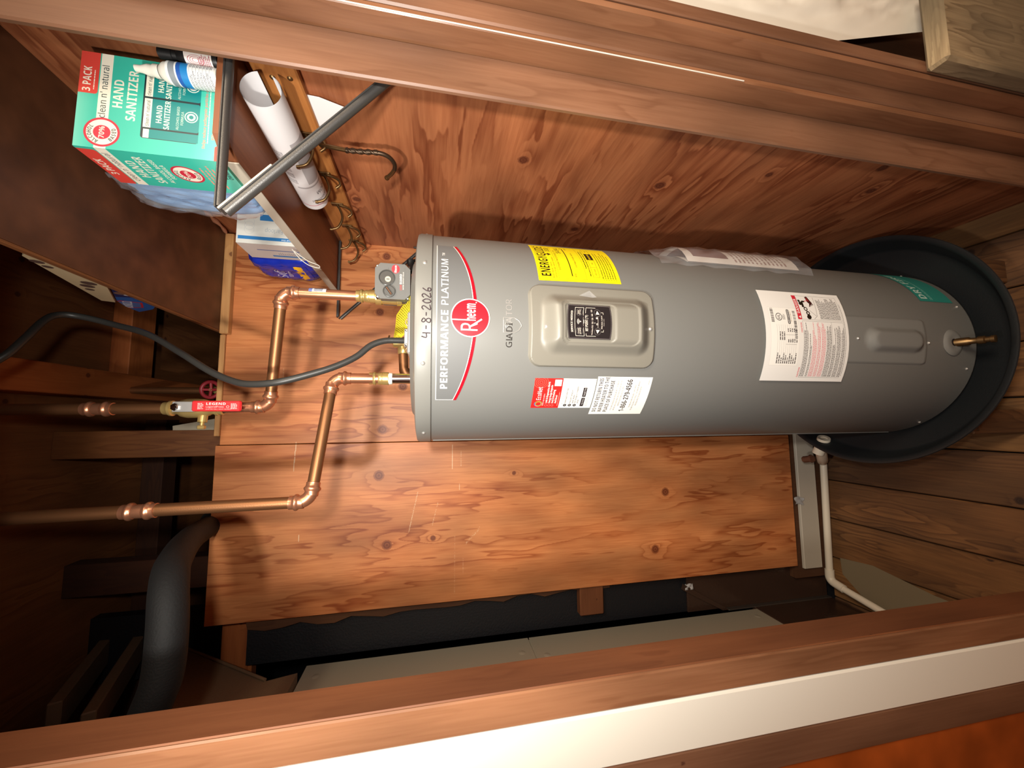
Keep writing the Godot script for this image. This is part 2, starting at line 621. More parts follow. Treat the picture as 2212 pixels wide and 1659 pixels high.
func make_materials():
	fuzz = NoiseTexture2D.new()
	fuzz.width = 256
	fuzz.height = 256
	fuzz.seamless = true
	fuzz.noise = noise(3, 0.05, 4)
	mottle = NoiseTexture2D.new()
	mottle.width = 256
	mottle.height = 256
	mottle.seamless = true
	mottle.noise = noise(8, 0.012, 4)
	var ramp := Gradient.new()
	ramp.set_color(0, Color(0.72, 0.72, 0.72))
	ramp.set_color(1, Color(1, 1, 1))
	mottle.color_ramp = ramp
	# plywood of the back wall: x -0.86..0.46, y 2.20..-0.08
	var kn := []
	for k in [[-0.241, 1.655, 0.017], [-0.40, 1.664, 0.018], [-0.636, 1.632, 0.017], [-0.623, 1.477, 0.010], [0.18, 1.674, 0.015], [0.39, 1.655, 0.015], [-0.408, 1.184, 0.008], [-0.505, 0.561, 0.017], [-0.724, 0.616, 0.017], [-0.088, 1.589, 0.016]]:
		kn.append(Vector3(k[0] + 0.86, 2.20 - k[1], k[2]))
	var mk := []
	for k in [[-0.290, 1.935, 0.004, -0.085, 0.9, 9], [-0.30, 1.41, 0.0, -0.085, 0.8, 6], [-0.32, 1.38, 0.0, -0.055, 0.7, 2], [-0.46, 1.56, 0.03, -0.14, 0.7, 3], [-0.50, 1.48, 0.02, -0.08, 0.6, 3], [-0.62, 1.40, 0.0, -0.2, 0.35, 2], [-0.59, 1.91, 0.0, -0.012, 1.0, 9], [-0.46, 1.385, 0.0, 0.02, 0.7, 4], [-0.60, 1.36, 0.05, -0.05, 0.5, 6], [-0.03, 1.98, 0.0, -0.05, 0.4, 3], [-0.70, 1.37, 0.0, -0.05, 0.3, 4]]:
		mk.append([k[0] + 0.86, 2.20 - k[1], k[2], k[3], k[4], k[5]])
	for i in mk.size():
		if mk[i][3] < 0.0:
			mk[i][0] += mk[i][3]
			mk[i][3] = -mk[i][3]
	var back := wood(760, 1310, 1.32, 2.28, Color(0.80, 0.515, 0.31), Color(0.56, 0.275, 0.125), 11, 2.6, 3.0, kn, 0.16, mk, 4.0, 0.9)
	M.back = wood_mat(back, 1.32, 2.28, -0.86, 2.20, 0.5)
	# plywood of the right wall: grain along z; texture x = height, y = depth
	var rk := []
	for k in [[1.27, 0.152, 0.014], [0.877, 0.123, 0.016], [0.353, 0.30, 0.014], [0.272, 0.215, 0.014], [1.705, -0.103, 0.012], [1.02, -0.15, 0.013], [0.62, 0.22, 0.01]]:
		rk.append(Vector3(2.6 - k[0], 0.40 - k[1], k[2]))
	var right := wood(1300, 370, 2.9, 0.82, Color(0.665, 0.415, 0.27), Color(0.46, 0.235, 0.135), 29, 3.2, 3.0, rk, 0.12, [], 1.7, 1.0)
	var mr := StandardMaterial3D.new()
	mr.albedo_texture = ImageTexture.create_from_image(right)
	mr.roughness = 0.45
	mr.uv1_scale = Vector3(-1.0 / 2.9, -1.0 / 0.82, 1)
	mr.uv1_offset = Vector3(2.6 / 2.9, 0.40 / 0.82, 0)
	M.right = mr
	mirrored = true
	var plain := wood(300, 1200, 0.5, 3.6, Color(0.575, 0.43, 0.335), Color(0.445, 0.305, 0.222), 41, 1.4, 5.0, [Vector3(0.06, 0.5, 0.003), Vector3(0.14, 1.1, 0.003)], 0.14, [], 3.0, 0.5)
	M.jamb = wood_mat(plain, 0.5, 3.6, 0, 0, 0.38)
	M.jamb_dark = tinted(M.jamb, Color(0.88, 0.84, 0.82), 0.42)
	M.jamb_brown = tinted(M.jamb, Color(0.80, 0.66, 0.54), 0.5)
	M.jamb_warm = tinted(M.jamb, Color(1.0, 0.93, 0.86), 0.3)
	var pk := wood(320, 1100, 0.4, 2.4, Color(0.50, 0.37, 0.235), Color(0.27, 0.175, 0.095), 57, 3.0, 9.0, [Vector3(0.06, 0.35, 0.010), Vector3(0.14, 0.95, 0.012)], 0.2)
	M.plank = []
	for c in [Color(0.95, 0.88, 0.80), Color(1.0, 0.95, 0.85), Color(0.80, 0.74, 0.70), Color(0.9, 0.82, 0.74)]:
		M.plank.append(tinted(wood_mat(pk, 0.4, 2.4, 0, 0, 0.7), c))
	var pale := wood(200, 1000, 0.3, 2.4, Color(0.80, 0.60, 0.38), Color(0.60, 0.39, 0.21), 77, 2.0, 10.0, [Vector3(0.05, 0.3, 0.008)], 0.1)
	M.pine = wood_mat(pale, 0.3, 2.4, 0, 0, 0.65)
	M.pine_dark = tinted(M.pine, Color(0.6, 0.5, 0.42))
	M.shade_wood = tinted(M.pine, Color(0.34, 0.25, 0.18), 0.8)  # pine darkened to stand in for the unlit roof space
	M.stud = tinted(M.pine, Color(0.82, 0.62, 0.50))
	M.sheath = tinted(M.pine, Color(0.42, 0.35, 0.30), 0.8)
	var gw := wood(200, 500, 0.3, 1.6, Color(0.56, 0.49, 0.38), Color(0.36, 0.295, 0.215), 91, 3.0, 16.0, [], 0.5, [], 2.0, 0.8)
	M.grey_wood = wood_mat(gw, 0.3, 1.6, 0, 0, 0.8)
	var hb := mat(rgb8(112, 68, 42), 0.5)
	hb.albedo_texture = mottle
	hb.uv1_triplanar = true
	hb.uv1_scale = Vector3.ONE * 3.0
	M.hardboard = hb
	M.tank = mat(rgb8(120, 120, 117), 0.42, 0.0, 0.004, 60.0)
	M.tank.metallic_specular = 0.55
	M.cap = mat(rgb8(124, 123, 118), 0.4)
	M.plastic_grey = mat(rgb8(128, 124, 114), 0.38, 0.0, 0.006, 120.0)
	M.seam = mat(rgb8(76, 74, 70), 0.5)
	M.steel = mat(rgb8(196, 194, 190), 0.3, 0.55)
	M.chrome = mat(rgb8(225, 228, 230), 0.12, 1.0)
	M.copper = mat(rgb8(206, 142, 108), 0.32, 0.8)
	M.copper_dull = mat(rgb8(146, 100, 66), 0.44, 0.8, 0.01, 30.0)
	M.brass = mat(rgb8(206, 176, 112), 0.3, 0.65)
	M.bronze = mat(rgb8(120, 94, 62), 0.4, 0.9)
	M.bronze_dark = mat(rgb8(78, 62, 48), 0.42, 0.8)
	M.iron = mat(rgb8(98, 96, 94), 0.42, 0.75, 0.02, 50.0)
	M.rubber = mat(rgb8(24, 24, 25), 0.45)
	M.cable = mat(rgb8(50, 49, 47), 0.42)
	M.pan = mat(rgb8(26, 28, 30), 0.42, 0.0, 0.02, 14.0)
	M.foam = mat(rgb8(13, 13, 14), 0.75, 0.0, 0.05, 14.0)
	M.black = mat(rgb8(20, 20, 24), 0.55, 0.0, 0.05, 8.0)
	M.tape = mat(rgb8(72, 52, 42), 0.2, 0.3, 0.04, 6.0)  # black tape; brown room reflections are put into its colour
	M.pvc = mat(rgb8(222, 210, 190), 0.42)
	M.white = mat(rgb8(232, 226, 214), 0.5)
	M.white_dirty = mat(rgb8(188, 178, 162), 0.6)
	M.paper = mat(rgb8(232, 230, 230), 0.7)
	M.furnace = mat(rgb8(160, 150, 130), 0.5)
	M.duct_tan = mat(rgb8(112, 88, 66), 0.5, 0.0, 0.04, 8.0)
	M.orange = mat(rgb8(190, 92, 34), 0.42)
	M.orange.albedo_texture = mottle
	M.orange.uv1_triplanar = true
	M.orange.uv1_scale = Vector3.ONE * 2.0
	M.red = mat(rgb8(205, 36, 40), 0.4)
	M.red_foil = mat(rgb8(196, 24, 44), 0.25, 0.35)
	M.floor_grey = mat(rgb8(120, 106, 82), 0.7)
	M.red_dark = mat(rgb8(150, 40, 48), 0.45)
	M.rust = mat(rgb8(110, 70, 50), 0.7, 0.3)
	var gl := StandardMaterial3D.new()
	gl.transparency = BaseMaterial3D.TRANSPARENCY_ALPHA
	gl.albedo_color = Color(0.95, 0.97, 1.0, 0.12)
	gl.roughness = 0.08
	M.film = gl
	M.foil = mat(rgb8(205, 205, 205), 0.4, 0.4, 0.05, 30.0)
	M.foil_dull = mat(rgb8(120, 112, 104), 0.35, 0.8, 0.05, 30.0)
	M.ceiling = mat(rgb8(205, 196, 182), 0.8)
	M.ink = mat(rgb8(52, 34, 40), 0.5)

# ------------------------------------------------------------------ the setting
func wall_panel(n: String, x0: float, x1: float, y0: float, y1: float, z0: float, z1: float, m: Material, g: int, parent: Node3D, bev := 0.0012) -> MeshInstance3D:
	var uo := Vector2((x0 + x1) * 0.5 - 0.26, (y0 + y1) * 0.5) if g == 1 else Vector2((y0 + y1) * 0.5, (z0 + z1) * 0.5)
	return obj(n, bx(x0, x1, y0, y1, z0, z1, bev, g, uo), m, parent)

func group_struct(n: String) -> Node3D:
	var o := Node3D.new()
	o.name = numbered(n)
	add_child(o)
	return struct(o)

func build_shell():
	var fl := group_struct("floor")
	var x := -1.66
	var k := 0
	while x < 1.7:
		var xx := x + 0.1675
		var uo := Vector2(k * 0.37, k * 0.61)
		obj("plank", bx(x + 0.0022, xx - 0.0022, FLOOR - 0.04, FLOOR, -0.415, 2.6, 0.003, 2, uo), M.plank[(k * 3 + 1) % 4], fl)
		x = xx
		k += 1
	obj("subfloor", bx(-1.7, 1.75, FLOOR - 0.12, FLOOR - 0.042, -1.5, 2.65, 0.0), M.black, fl)
	var wb := group_struct("wall_back")
	wall_panel("plywood_panel", -0.2838, 0.45, -0.075, 2.158, -0.412, -0.400, M.back, 1, wb)
	wall_panel("plywood_panel", -0.842, -0.2862, -0.055, 2.170, -0.412, -0.400, M.back, 1, wb)
	var wr := group_struct("wall_right")
	wall_panel("plywood_panel", 0.43, 0.445, FLOOR, 2.62, -0.42, 0.382, M.right, 2, wr)
	# the boxed-in bottom of the back wall: dark sill and the white board before it
	struct(obj("trim_1", bx(-0.9, 0.43, FLOOR, -0.06, -0.46, -0.418, 0.0), M.sheath))
	struct(obj("baseboard_back", bx(-0.86, 0.40, -0.188, -0.095, -0.418, -0.404, 0.002, 0), M.white_dirty))
	# ceiling of the closet: dark sheathing with a joist and a nailer
	var ce := group_struct("ceiling")
	obj("sheathing", bx(-1.6, 0.46, 2.62, 2.66, -1.5, 0.345, 0.0, 2), tinted(M.pine, Color(0.66, 0.55, 0.46), 0.8), ce)
	obj("joist", bx(-0.125, -0.04, 2.53, 2.62, -1.1, 0.30, 0.002, 2, Vector2(0.1, 0.3)), M.stud, ce)
	obj("nailer", bx(-0.038, 0.43, 2.56, 2.62, -0.72, -0.60, 0.002, 0, Vector2(0.3, 0.6)), M.stud, ce)
	# the far side of the roof space, black to stand in for its darkness
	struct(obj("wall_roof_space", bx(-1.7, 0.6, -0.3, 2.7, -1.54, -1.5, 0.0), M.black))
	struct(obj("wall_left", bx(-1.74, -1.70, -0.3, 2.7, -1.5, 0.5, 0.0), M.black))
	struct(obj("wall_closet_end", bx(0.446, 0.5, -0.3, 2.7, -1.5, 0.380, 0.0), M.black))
	# the room in front: header and walls round the opening, side walls, rear wall, ceiling
	var wf := group_struct("wall_front")
	obj("header", bx(-1.7, 1.75, 2.14, 2.66, 0.36, 0.44, 0.002, 0), M.jamb_dark, wf)
	obj("wall_sheet", bx(0.55, 1.75, FLOOR, 2.14, 0.36, 0.40, 0.0), M.sheath, wf)
	struct(obj("wall_room_right", bx(1.72, 1.78, FLOOR, 2.5, 0.40, 2.65, 0.0), M.jamb_warm))
	struct(obj("wall_room_left", bx(-1.74, -1.68, FLOOR, 2.5, 0.47, 2.65, 0.0), M.orange))
	struct(obj("wall_room_rear", bx(-1.74, 1.78, FLOOR, 2.5, 2.6, 2.66, 0.0), M.jamb_warm))
	struct(obj("ceiling_room", bx(-1.74, 1.78, 2.45, 2.5, 0.44, 2.65, 0.0), M.ceiling))

func build_trims():
	var y0 := FLOOR
	var y1 := 2.14
	# right side of the opening, stepping outwards
	var tr := group_struct("trim_2")
	obj("stop_board", bx(0.3599, 0.4370, y0, y1, 0.3829, 0.3945, 0.003, 1, Vector2(0.05, 0.2)), M.jamb_dark, tr)
	obj("jamb_board", bx(0.4373, 0.4496, y0, y1, 0.3843, 0.4389, 0.0025, 1, Vector2(0.11, 0.5)), M.jamb_warm, tr)
	obj("paint_line", bx(0.4375, 0.4391, 0.9, y1, 0.4391, 0.4403, 0.0), M.white, tr)
	obj("backing_board", bx(0.4498, 0.5000, y0, y1, 0.389, 0.4326, 0.0, 1, Vector2(0.02, 0.8)), M.jamb_dark, tr)
	obj("casing_board", bx(0.4482, 0.4874, y0, y1, 0.4330, 0.4422, 0.003, 1, Vector2(0.15, 0.1)), M.jamb_dark, tr)
	obj("casing_edge", bx(0.4879, 0.4981, y0, y1, 0.4330, 0.4772, 0.005, 1, Vector2(0.2, 0.4)), M.jamb_warm, tr)
	obj("casing_back", bx(0.5003, 0.5234, y0, y1, 0.392, 0.4664, 0.0, 1, Vector2(0.02, 0.8)), M.jamb_dark, tr)
	obj("outer_board", bx(0.5000, 0.5248, y0, y1, 0.4669, 0.4772, 0.002, 1, Vector2(0.07, 0.9)), M.jamb_dark, tr)
	# left side
	var tl := group_struct("trim_3")
	obj("jamb_board", bx(-0.60, -0.578, y0, y1, 0.400, 0.4655, 0.003, 1, Vector2(0.03, 0.7)), M.jamb_brown, tl)  # browner finish, its tint darkened further to stand in for grazing light
	obj("stud", bx(-0.625, -0.601, y0, y1, 0.400, 0.455, 0.0), M.sheath, tl)
	obj("casing_board", bx(-0.6225, -0.5795, y0, y1, 0.456, 0.4675, 0.002, 1, Vector2(0.12, 0.15)), M.jamb_warm, tl)
	obj("painted_board", bx(-0.6965, -0.6232, y0, y1, 0.452, 0.4685, 0.003, 1), M.white, tl)
	obj("outer_casing", bx(-0.752, -0.6985, y0, y1, 0.452, 0.464, 0.003, 1, Vector2(0.17, 0.33)), M.jamb_dark, tl)
	struct(obj("wall_front_left", bx(-1.7, -0.7525, y0, y1, 0.44, 0.458, 0.002), M.orange))

func build_back_cavity():
	# what shows beside and above the plywood: a stud, black lining, a torn strip and a block
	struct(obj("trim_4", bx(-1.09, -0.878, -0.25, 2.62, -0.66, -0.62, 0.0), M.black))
	var s := group_struct("trim_5")
	obj("stud", bx(-1.09, -0.875, 2.07, 2.165, -0.54, -0.50, 0.002, 0, Vector2(0.1, 0.2)), M.stud, s)
	obj("rail", bx(-0.32, -0.235, 2.12, 2.62, -0.46, -0.42, 0.002, 1, Vector2(0.5, 0.9)), M.pine_dark, s)
	obj("rail", bx(-0.76, -0.66, 1.9, 2.62, -0.56, -0.50, 0.002, 1, Vector2(0.2, 0.4)), M.shade_wood, s)
	obj("plate", bx(-1.5, -0.2, 2.50, 2.57, -0.80, -0.72, 0.002, 0, Vector2(0.2, 0.4)), M.shade_wood, s)
	obj("plate", bx(-1.5, -0.2, 2.36, 2.42, -1.25, -1.17, 0.002, 0, Vector2(0.7, 0.1)), M.shade_wood, s)
	# torn paper-backed strip beside the sheet: wavy free edge
	var p := PackedVector2Array()
	p.append(Vector2(-0.83, 2.07))
	p.append(Vector2(-0.83, 0.80))
	for k in 25:
		var y := lerpf(0.80, 2.06, k / 24.0)
		p.append(Vector2(-0.862 - 0.018 * clampf((y - 1.1) * 1.2, 0.0, 1.0) - 0.006 * sin(k * 1.7) - 0.004 * sin(k * 4.1), y))
	var st := mb()
	prism(st, p, -0.440, -0.428)
	struct(obj("trim_6", st, M.sheath))
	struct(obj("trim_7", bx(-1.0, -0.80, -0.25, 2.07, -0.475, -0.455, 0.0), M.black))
	var b := obj("wood_block", bx(-0.951, -0.835, 0.832, 0.928, -0.452, -0.415, 0.004, 0, Vector2(0.2, 0.5)), M.jamb_brown)
	tag(b, "short stub of brown lumber poking out past the left edge of the plywood back wall", "block")
	# light cleat under the upper shelf and the light edging on the sheet beside it
	var c := obj("shelf_cleat", bx(0.079, 0.42, 2.142, 2.168, -0.399, -0.375, 0.002, 0, Vector2(0.3, 0.2)), M.pine)
	tag(c, "pale wooden cleat on the back wall under the upper shelf", "cleat")
	var e := obj("edge_strip", bx(-0.255, 0.078, 2.156, 2.172, -0.399, -0.390, 0.0015, 0, Vector2(0.6, 0.7)), M.pine)
	tag(e, "thin pale wood strip along the top edge of the plywood behind the black cable", "strip")
	# grey metal plate leaning behind the sheet
	var pl := PackedVector2Array([Vector2(-0.221, 2.306), Vector2(-0.283, 2.300), Vector2(-0.252, 2.13), Vector2(-0.190, 2.14)])
	st = mb()
	prism(st, pl, -0.428, -0.4225)
	var sl := obj("metal_plate", st, M.furnace)
	tag(sl, "grey painted metal plate leaning behind the top of the plywood by the ball valve", "plate")
	# red hand wheel of an old gate valve, far behind
	var t := thing("gate_valve", "dark red handwheel valve half hidden behind the plywood top edge", "valve", Vector3(-0.095, 2.255, -0.55))
	st = mb()
	var ring := []
	for k in 33:
		var an := TAU * k / 32
		ring.append(Vector3(-0.095 + cos(an) * 0.028, 2.255 + sin(an) * 0.028, -0.52) * 1.0)
	tube(st, ring, 0.0065, 8, false)
	for k in 4:
		var an := TAU * k / 4
		tube(st, [Vector3(-0.095, 2.255, -0.525), Vector3(-0.095 + cos(an) * 0.027, 2.255 + sin(an) * 0.027, -0.52)], 0.005, 8)
	obj("handwheel", st, M.red_dark, t)
	st = mb()
	lathe(st, [V(0, 0), V(0.012, 0), V(0.012, 0.02), V(0.006, 0.024), V(0.006, 0.05), V(0, 0.05)], at_axis(Vector3(-0.095, 2.255, -0.57), Vector3(0, 0, 1)), 14)
	obj("stem", st, M.brass, t)
	st = mb()
	tube(st, [Vector3(-0.095, 2.62, -0.58), Vector3(-0.095, 2.0, -0.58)], 0.012, 12)
	obj("pipe", st, M.copper_dull, t)

# ------------------------------------------------------------------ the water heater
func sd_rr(x: float, y: float, hx: float, hy: float, r: float) -> float:
	var qx := absf(x) - hx + r
	var qy := absf(y) - hy + r
	return Vector2(maxf(qx, 0), maxf(qy, 0)).length() + minf(maxf(qx, qy), 0.0) - r

func disc_on_jacket(th: float, y: float, r_in: float, r_out: float, lift: float, n := 40) -> SurfaceTool:
	var st := mb()
	var rings := 5
	for j in rings:
		for i in n:
			var ps := []
			var ns := []
			var us := []
			for e in [[i, j], [i + 1, j], [i + 1, j + 1], [i, j + 1]]:
				var an: float = TAU * e[0] / n
				var rr: float = lerpf(r_in, r_out, float(e[1]) / rings)
				var t2: float = th + rad_to_deg(cos(an) * rr / R)
				ps.append(on_jacket(t2, y + sin(an) * rr, R + lift))
				ns.append(on_jacket(t2, 0, 1))
				us.append(Vector2(0.5 + cos(an) * rr / r_out * 0.5, 0.5 - sin(an) * rr / r_out * 0.5))
			quad(st, ps, ns, us)
	return st

func stroke(st: SurfaceTool, pts: Array, w: float, lift := 0.0004):
	var out := []
	for p: Vector2 in pts:
		out.append(on_jacket(rad_to_deg(p.x / R), p.y, R + lift))
	tube(st, out, w, 6)

func screw_head(at: Vector3, dir: Vector3, r := 0.0035) -> SurfaceTool:
	var st := mb()
	lathe(st, [V(0, -0.002), V(r * 1.25, -0.002), V(r * 1.25, 0.0004), V(r * 0.95, 0.0012), V(r * 0.7, 0.0025), V(0, 0.0029)], at_axis(at, dir), 12)
	return st

func build_heater():
	var t := thing("water_heater", "tall grey electric water heater with labels standing in a black drain pan", "water heater", Vector3(0, 0.012, 0))
	var st := mb()
	lathe(st, [V(0, 0.012), V(0.252, 0.012), V(0.2585, 0.018), V(R, 0.024), V(R, 1.4855)], Transform3D(), 96)
	obj("jacket", st, M.tank, t)
	st = mb()
	lathe(st, [V(R, 1.4845), V(R + 0.0022, 1.4858), V(R + 0.0022, 1.512), V(R - 0.0005, 1.5175), V(0.245, 1.5205), V(0.20, 1.524), V(0.19, 1.531), V(0.0, 1.534)], Transform3D(), 96)
	obj("top_cap", st, M.cap, t)
	st = mb()
	lathe(st, [V(R + 0.0004, 1.4838), V(R + 0.0006, 1.4842), V(R + 0.0004, 1.4848)], Transform3D(), 96)
	obj("cap_seam", st, M.seam, t)
	# vertical seam of the jacket at the left rear
	st = mb()
	tube(st, [on_jacket(-82, 0.03, R + 0.0006), on_jacket(-82, 1.48, R + 0.0006)], 0.0016, 6)
	obj("jacket_seam", st, M.cap, t)
	for a in [[25.9, 1.500], [-21.4, 1.501], [-64.6, 1.501], [71.0, 1.500]]:
		obj("screw", screw_head(on_jacket(a[0], a[1], R + 0.0022), on_jacket(a[0], 0, 1)), M.steel, t)
	for a in [[21.8, 0.045], [-17.7, 0.047], [-60.0, 0.045], [62.0, 0.045]]:
		obj("screw", screw_head(on_jacket(a[0], a[1], R), on_jacket(a[0], 0, 1), 0.003), M.steel, t)
	build_heater_labels(t)
	build_control_panel(t)
	# lower access cover, mostly below the big label
	st = mb()
	grid(st, 44, 44, func(u, v):
		var s := lerpf(-0.082, 0.058, u)
		var y := lerpf(0.52, 0.175, v)
		var cx := s + 0.012
		var d := sd_rr(cx, y - 0.352, 0.062, 0.150, 0.012)
		var h := 0.0035 * (1.0 - smoothstep(-0.004, 0.0, d)) - 0.001 * smoothstep(0.0, 0.002, d)
		var d2 := sd_rr(cx, y - 0.314, 0.032, 0.094, 0.032)
		h += 0.012 * (1.0 - smoothstep(-0.018, 0.002, d2))
		return on_jacket(rad_to_deg(s / R), y, R + h))
	obj("lower_cover", st, M.tank, t)
	obj("screw", screw_head(on_jacket(-2.5, 0.435, R + 0.004), on_jacket(-2.5, 0, 1), 0.003), M.steel, t)
	obj("screw", screw_head(on_jacket(-3.2, 0.196, R + 0.001), on_jacket(-3.2, 0, 1), 0.003), M.steel, t)
	# drain cock in its dished hole
	st = mb()
	lathe(st, [V(0.010, 0.004), V(0.022, 0.006), V(0.030, 0.004), V(0.036, 0.0)], at_axis(on_jacket(-2.3, 0.108, R - 0.001), Vector3(0, 0, 1)), 24)
	obj("drain_hole_flange", st, M.tank, t)
	var dv := obj("drain_cock", mb_lathe([V(0, -0.02), V(0.011, -0.02), V(0.011, 0.03), V(0.008, 0.034), V(0.008, 0.046), V(0.0105, 0.047), V(0.0105, 0.058), V(0.0075, 0.060), V(0.0075, 0.068), V(0.0095, 0.069), V(0.0095, 0.076), V(0, 0.077)], at_axis(on_jacket(-2.3, 0.100, R - 0.005), on_jacket(-2.3, -0.16, 1)), 18), M.bronze, t)
	st = mb()
	lathe(st, [V(0, 0.0), V(0.0125, 0.0), V(0.0125, 0.0025), V(0, 0.0025)], at_axis(on_jacket(-2.3, 0.106, R - 0.0005), Vector3(0, 0, 1)), 20)
	obj("drain_hole", st, M.black, t)
	# pipe nipples on the cap
	for a in [[-0.1016, 1.6], [0.1065, 1.57]]:
		st = mb()
		lathe(st, [V(0.0133, 1.525), V(0.0133, a[1]), V(0, a[1])], Transform3D(Basis(), Vector3(a[0], 0, 0)), 20)
		obj("nipple", st, M.chrome, t)
		st = mb()
		lathe(st, [V(0.035, 1.530), V(0.034, 1.5355), V(0.024, 1.5385), V(0.0134, 1.5385)], Transform3D(Basis(), Vector3(a[0], 0, 0)), 24)
		obj("cap_boss", st, M.cap, t)
	# junction cover on the cap with the cable clamp
	obj("junction_cover", bx(-0.055, 0.045, 1.529, 1.541, -0.03, 0.115, 0.004), M.steel, t)
	st = mb()
	bx(-0.030, 0.014, 1.539, 1.551, 0.040, 0.070, 0.002, 1, Vector2.ZERO, st)
	lathe(st, [V(0.013, 1.540), V(0.016, 1.541), V(0.016, 1.549), V(0.013, 1.551)], Transform3D(Basis(), Vector3(-0.012, 0, 0.052)), 20)
	var cl := obj("cable_clamp", st, M.steel, t)
	for xx in [-0.026, 0.010]:
		obj("clamp_screw", screw_head(Vector3(xx, 1.5455, 0.0705), Vector3(0, 0, 1), 0.003), M.chrome, cl)
	st = mb()
	tube(st, smooth([Vector3(0.02, 1.542, 0.06), Vector3(0.03, 1.549, 0.062), Vector3(0.038, 1.546, 0.064), Vector3(0.042, 1.538, 0.066)], 5), 0.0016, 6)
	obj("ground_wire", st, M.copper, t)
	st = mb()
	tube(st, smooth([Vector3(-0.03, 1.542, 0.066), Vector3(-0.038, 1.547, 0.064), Vector3(-0.046, 1.540, 0.068)], 5), 0.0012, 6)
	obj("ground_wire", st, M.copper, t)

func mb_lathe(p: Array, xf: Transform3D, seg := 20) -> SurfaceTool:
	var st := mb()
	lathe(st, p, xf, seg)
	return st

func build_control_panel(t: Node3D):
	var cth := -2.2          # centre angle of the cover
	var st := mb()
	var f := func(u, v):
		var s := lerpf(-0.0925, 0.0925, u)
		var y := lerpf(1.290, 0.995, v)
		var d := sd_rr(s, y - 1.1425, 0.0885, 0.1435, 0.026)
		var h := 0.006 * (1.0 - smoothstep(-0.0025, 0.0005, d)) - 0.001 * smoothstep(0.001, 0.003, d)
		var d2 := sd_rr(s - 0.002, y - 1.1385, 0.062, 0.122, 0.03)
		h += 0.024 * (1.0 - smoothstep(-0.034, 0.004, d2))
		# shallow tray with the key pad, then the shelf under it
		var d3 := sd_rr(s - 0.003, y - 1.137, 0.0435, 0.087, 0.016)
		h -= 0.0022 * (1.0 - smoothstep(-0.002, 0.0, d3))
		var d4 := sd_rr(s - 0.003, y - 1.1595, 0.037, 0.0565, 0.012)
		h -= 0.003 * (1.0 - smoothstep(-0.0015, 0.0005, d4)) * smoothstep(1.095, 1.115, y)
		return on_jacket(cth + rad_to_deg(s / R), y, R + h)
	grid(st, 90, 120, f)
	var cv := obj("control_cover", st, M.plastic_grey, t, "raised beige-grey plastic cover")
	obj("cover_screw", screw_head(on_jacket(-3.6, 1.252, R + 0.010), on_jacket(-3.6, 0.25, 1), 0.0045), M.steel, cv)
	obj("cover_screw", screw_head(on_jacket(-2.6, 1.013, R + 0.007), on_jacket(-2.6, -0.2, 1), 0.0035), M.steel, cv)
	# folded protective film at the top right of the cover
	st = mb()
	tri(st, [on_jacket(9.6, 1.185, R + 0.028), on_jacket(12.4, 1.160, R + 0.026), on_jacket(8.6, 1.158, R + 0.031)], [Vector3(0, 0, 1), Vector3(0, 0, 1), Vector3(0, 0, 1)], [Vector2.ZERO, Vector2.ZERO, Vector2.ZERO])
	tri(st, [on_jacket(12.4, 1.160, R + 0.026), on_jacket(8.6, 1.158, R + 0.031), on_jacket(8.8, 1.148, R + 0.032)], [Vector3(0, 0.4, 1), Vector3(0, 0.4, 1), Vector3(0, 0.4, 1)], [Vector2.ZERO, Vector2.ZERO, Vector2.ZERO])
	obj("film_corner", st, M.film, cv)
	# key pad
	var ink := rgb8(36, 31, 32)
	var wh := rgb8(225, 215, 200)
	var p := Print.new(360, 480, ink)
	p.frame(6, 6, 348, 468, 3, rgb8(120, 110, 110))
	p.text("SERVICE NEEDED", 180, 62, 30, wh, true, 1, 0.95)
	p.frame(28, 84, 304, 100, 4, wh)
	for q in [[82, "CLEAR", "ALARM"], [280, "WIFI", "SETUP"]]:
		p.circle(q[0], 134, 38, rgb8(110, 105, 102), 35)
		p.text(q[1], q[0], 130, 19, wh, true, 1)
		p.text(q[2], q[0], 150, 19, wh, true, 1)
	for k in 3:
		p.circle(180, 152, 14.0 + k * 13, wh, 8.0 + k * 13)
	p.poly(PackedVector2Array([Vector2(120, 100), Vector2(180, 152), Vector2(120, 190)]), ink)
	p.poly(PackedVector2Array([Vector2(240, 100), Vector2(180, 152), Vector2(240, 190)]), ink)
	p.rect(110, 154, 140, 28, ink)
	p.circle(180, 152, 6, wh)
	p.text("SET POINT (°F)", 165, 222, 25, wh, true, 1)
	p.rect(28, 204, 4, 100, wh); p.rect(328, 204, 4, 100, wh); p.rect(28, 204, 30, 4, wh); p.rect(270, 204, 60, 4, wh)
	var xs := [78, 130, 170, 210, 252, 296]
	var ts := ["VACATION", "110", "120", "130", "140", "150"]
	for k in 6:
		p.text(ts[k], xs[k], 262, 21 if k else 17, wh, true, 1, 0.85)
		p.rect(xs[k] - 14, 240, 28, 2, rgb8(120, 110, 110))
	p.poly(PackedVector2Array([Vector2(164, 284), Vector2(176, 284), Vector2(170, 271)]), wh)
	for q in [[82, 1.0], [278, -1.0]]:
		p.circle(q[0], 318, 38, rgb8(110, 105, 102), 35)
		p.poly(PackedVector2Array([Vector2(q[0] - 24 * q[1], 318), Vector2(q[0] + 16 * q[1], 318 - 22), Vector2(q[0] + 16 * q[1], 318 + 22)]), wh)
	p.rect(122, 316, 116, 3, wh)
	p.circle(222, 304, 10, wh)
	p.circle(158, 306, 10, wh, 6)
	p.text("UNLOCK / LOCK", 180, 370, 19, wh, true, 1)
	p.text("HOLD 3 SEC", 180, 392, 15, wh, false, 1)
	p.rect(76, 360, 4, 26, wh); p.rect(76, 382, 24, 4, wh); p.rect(282, 360, 4, 26, wh); p.rect(262, 382, 24, 4, wh)
	st = mb()
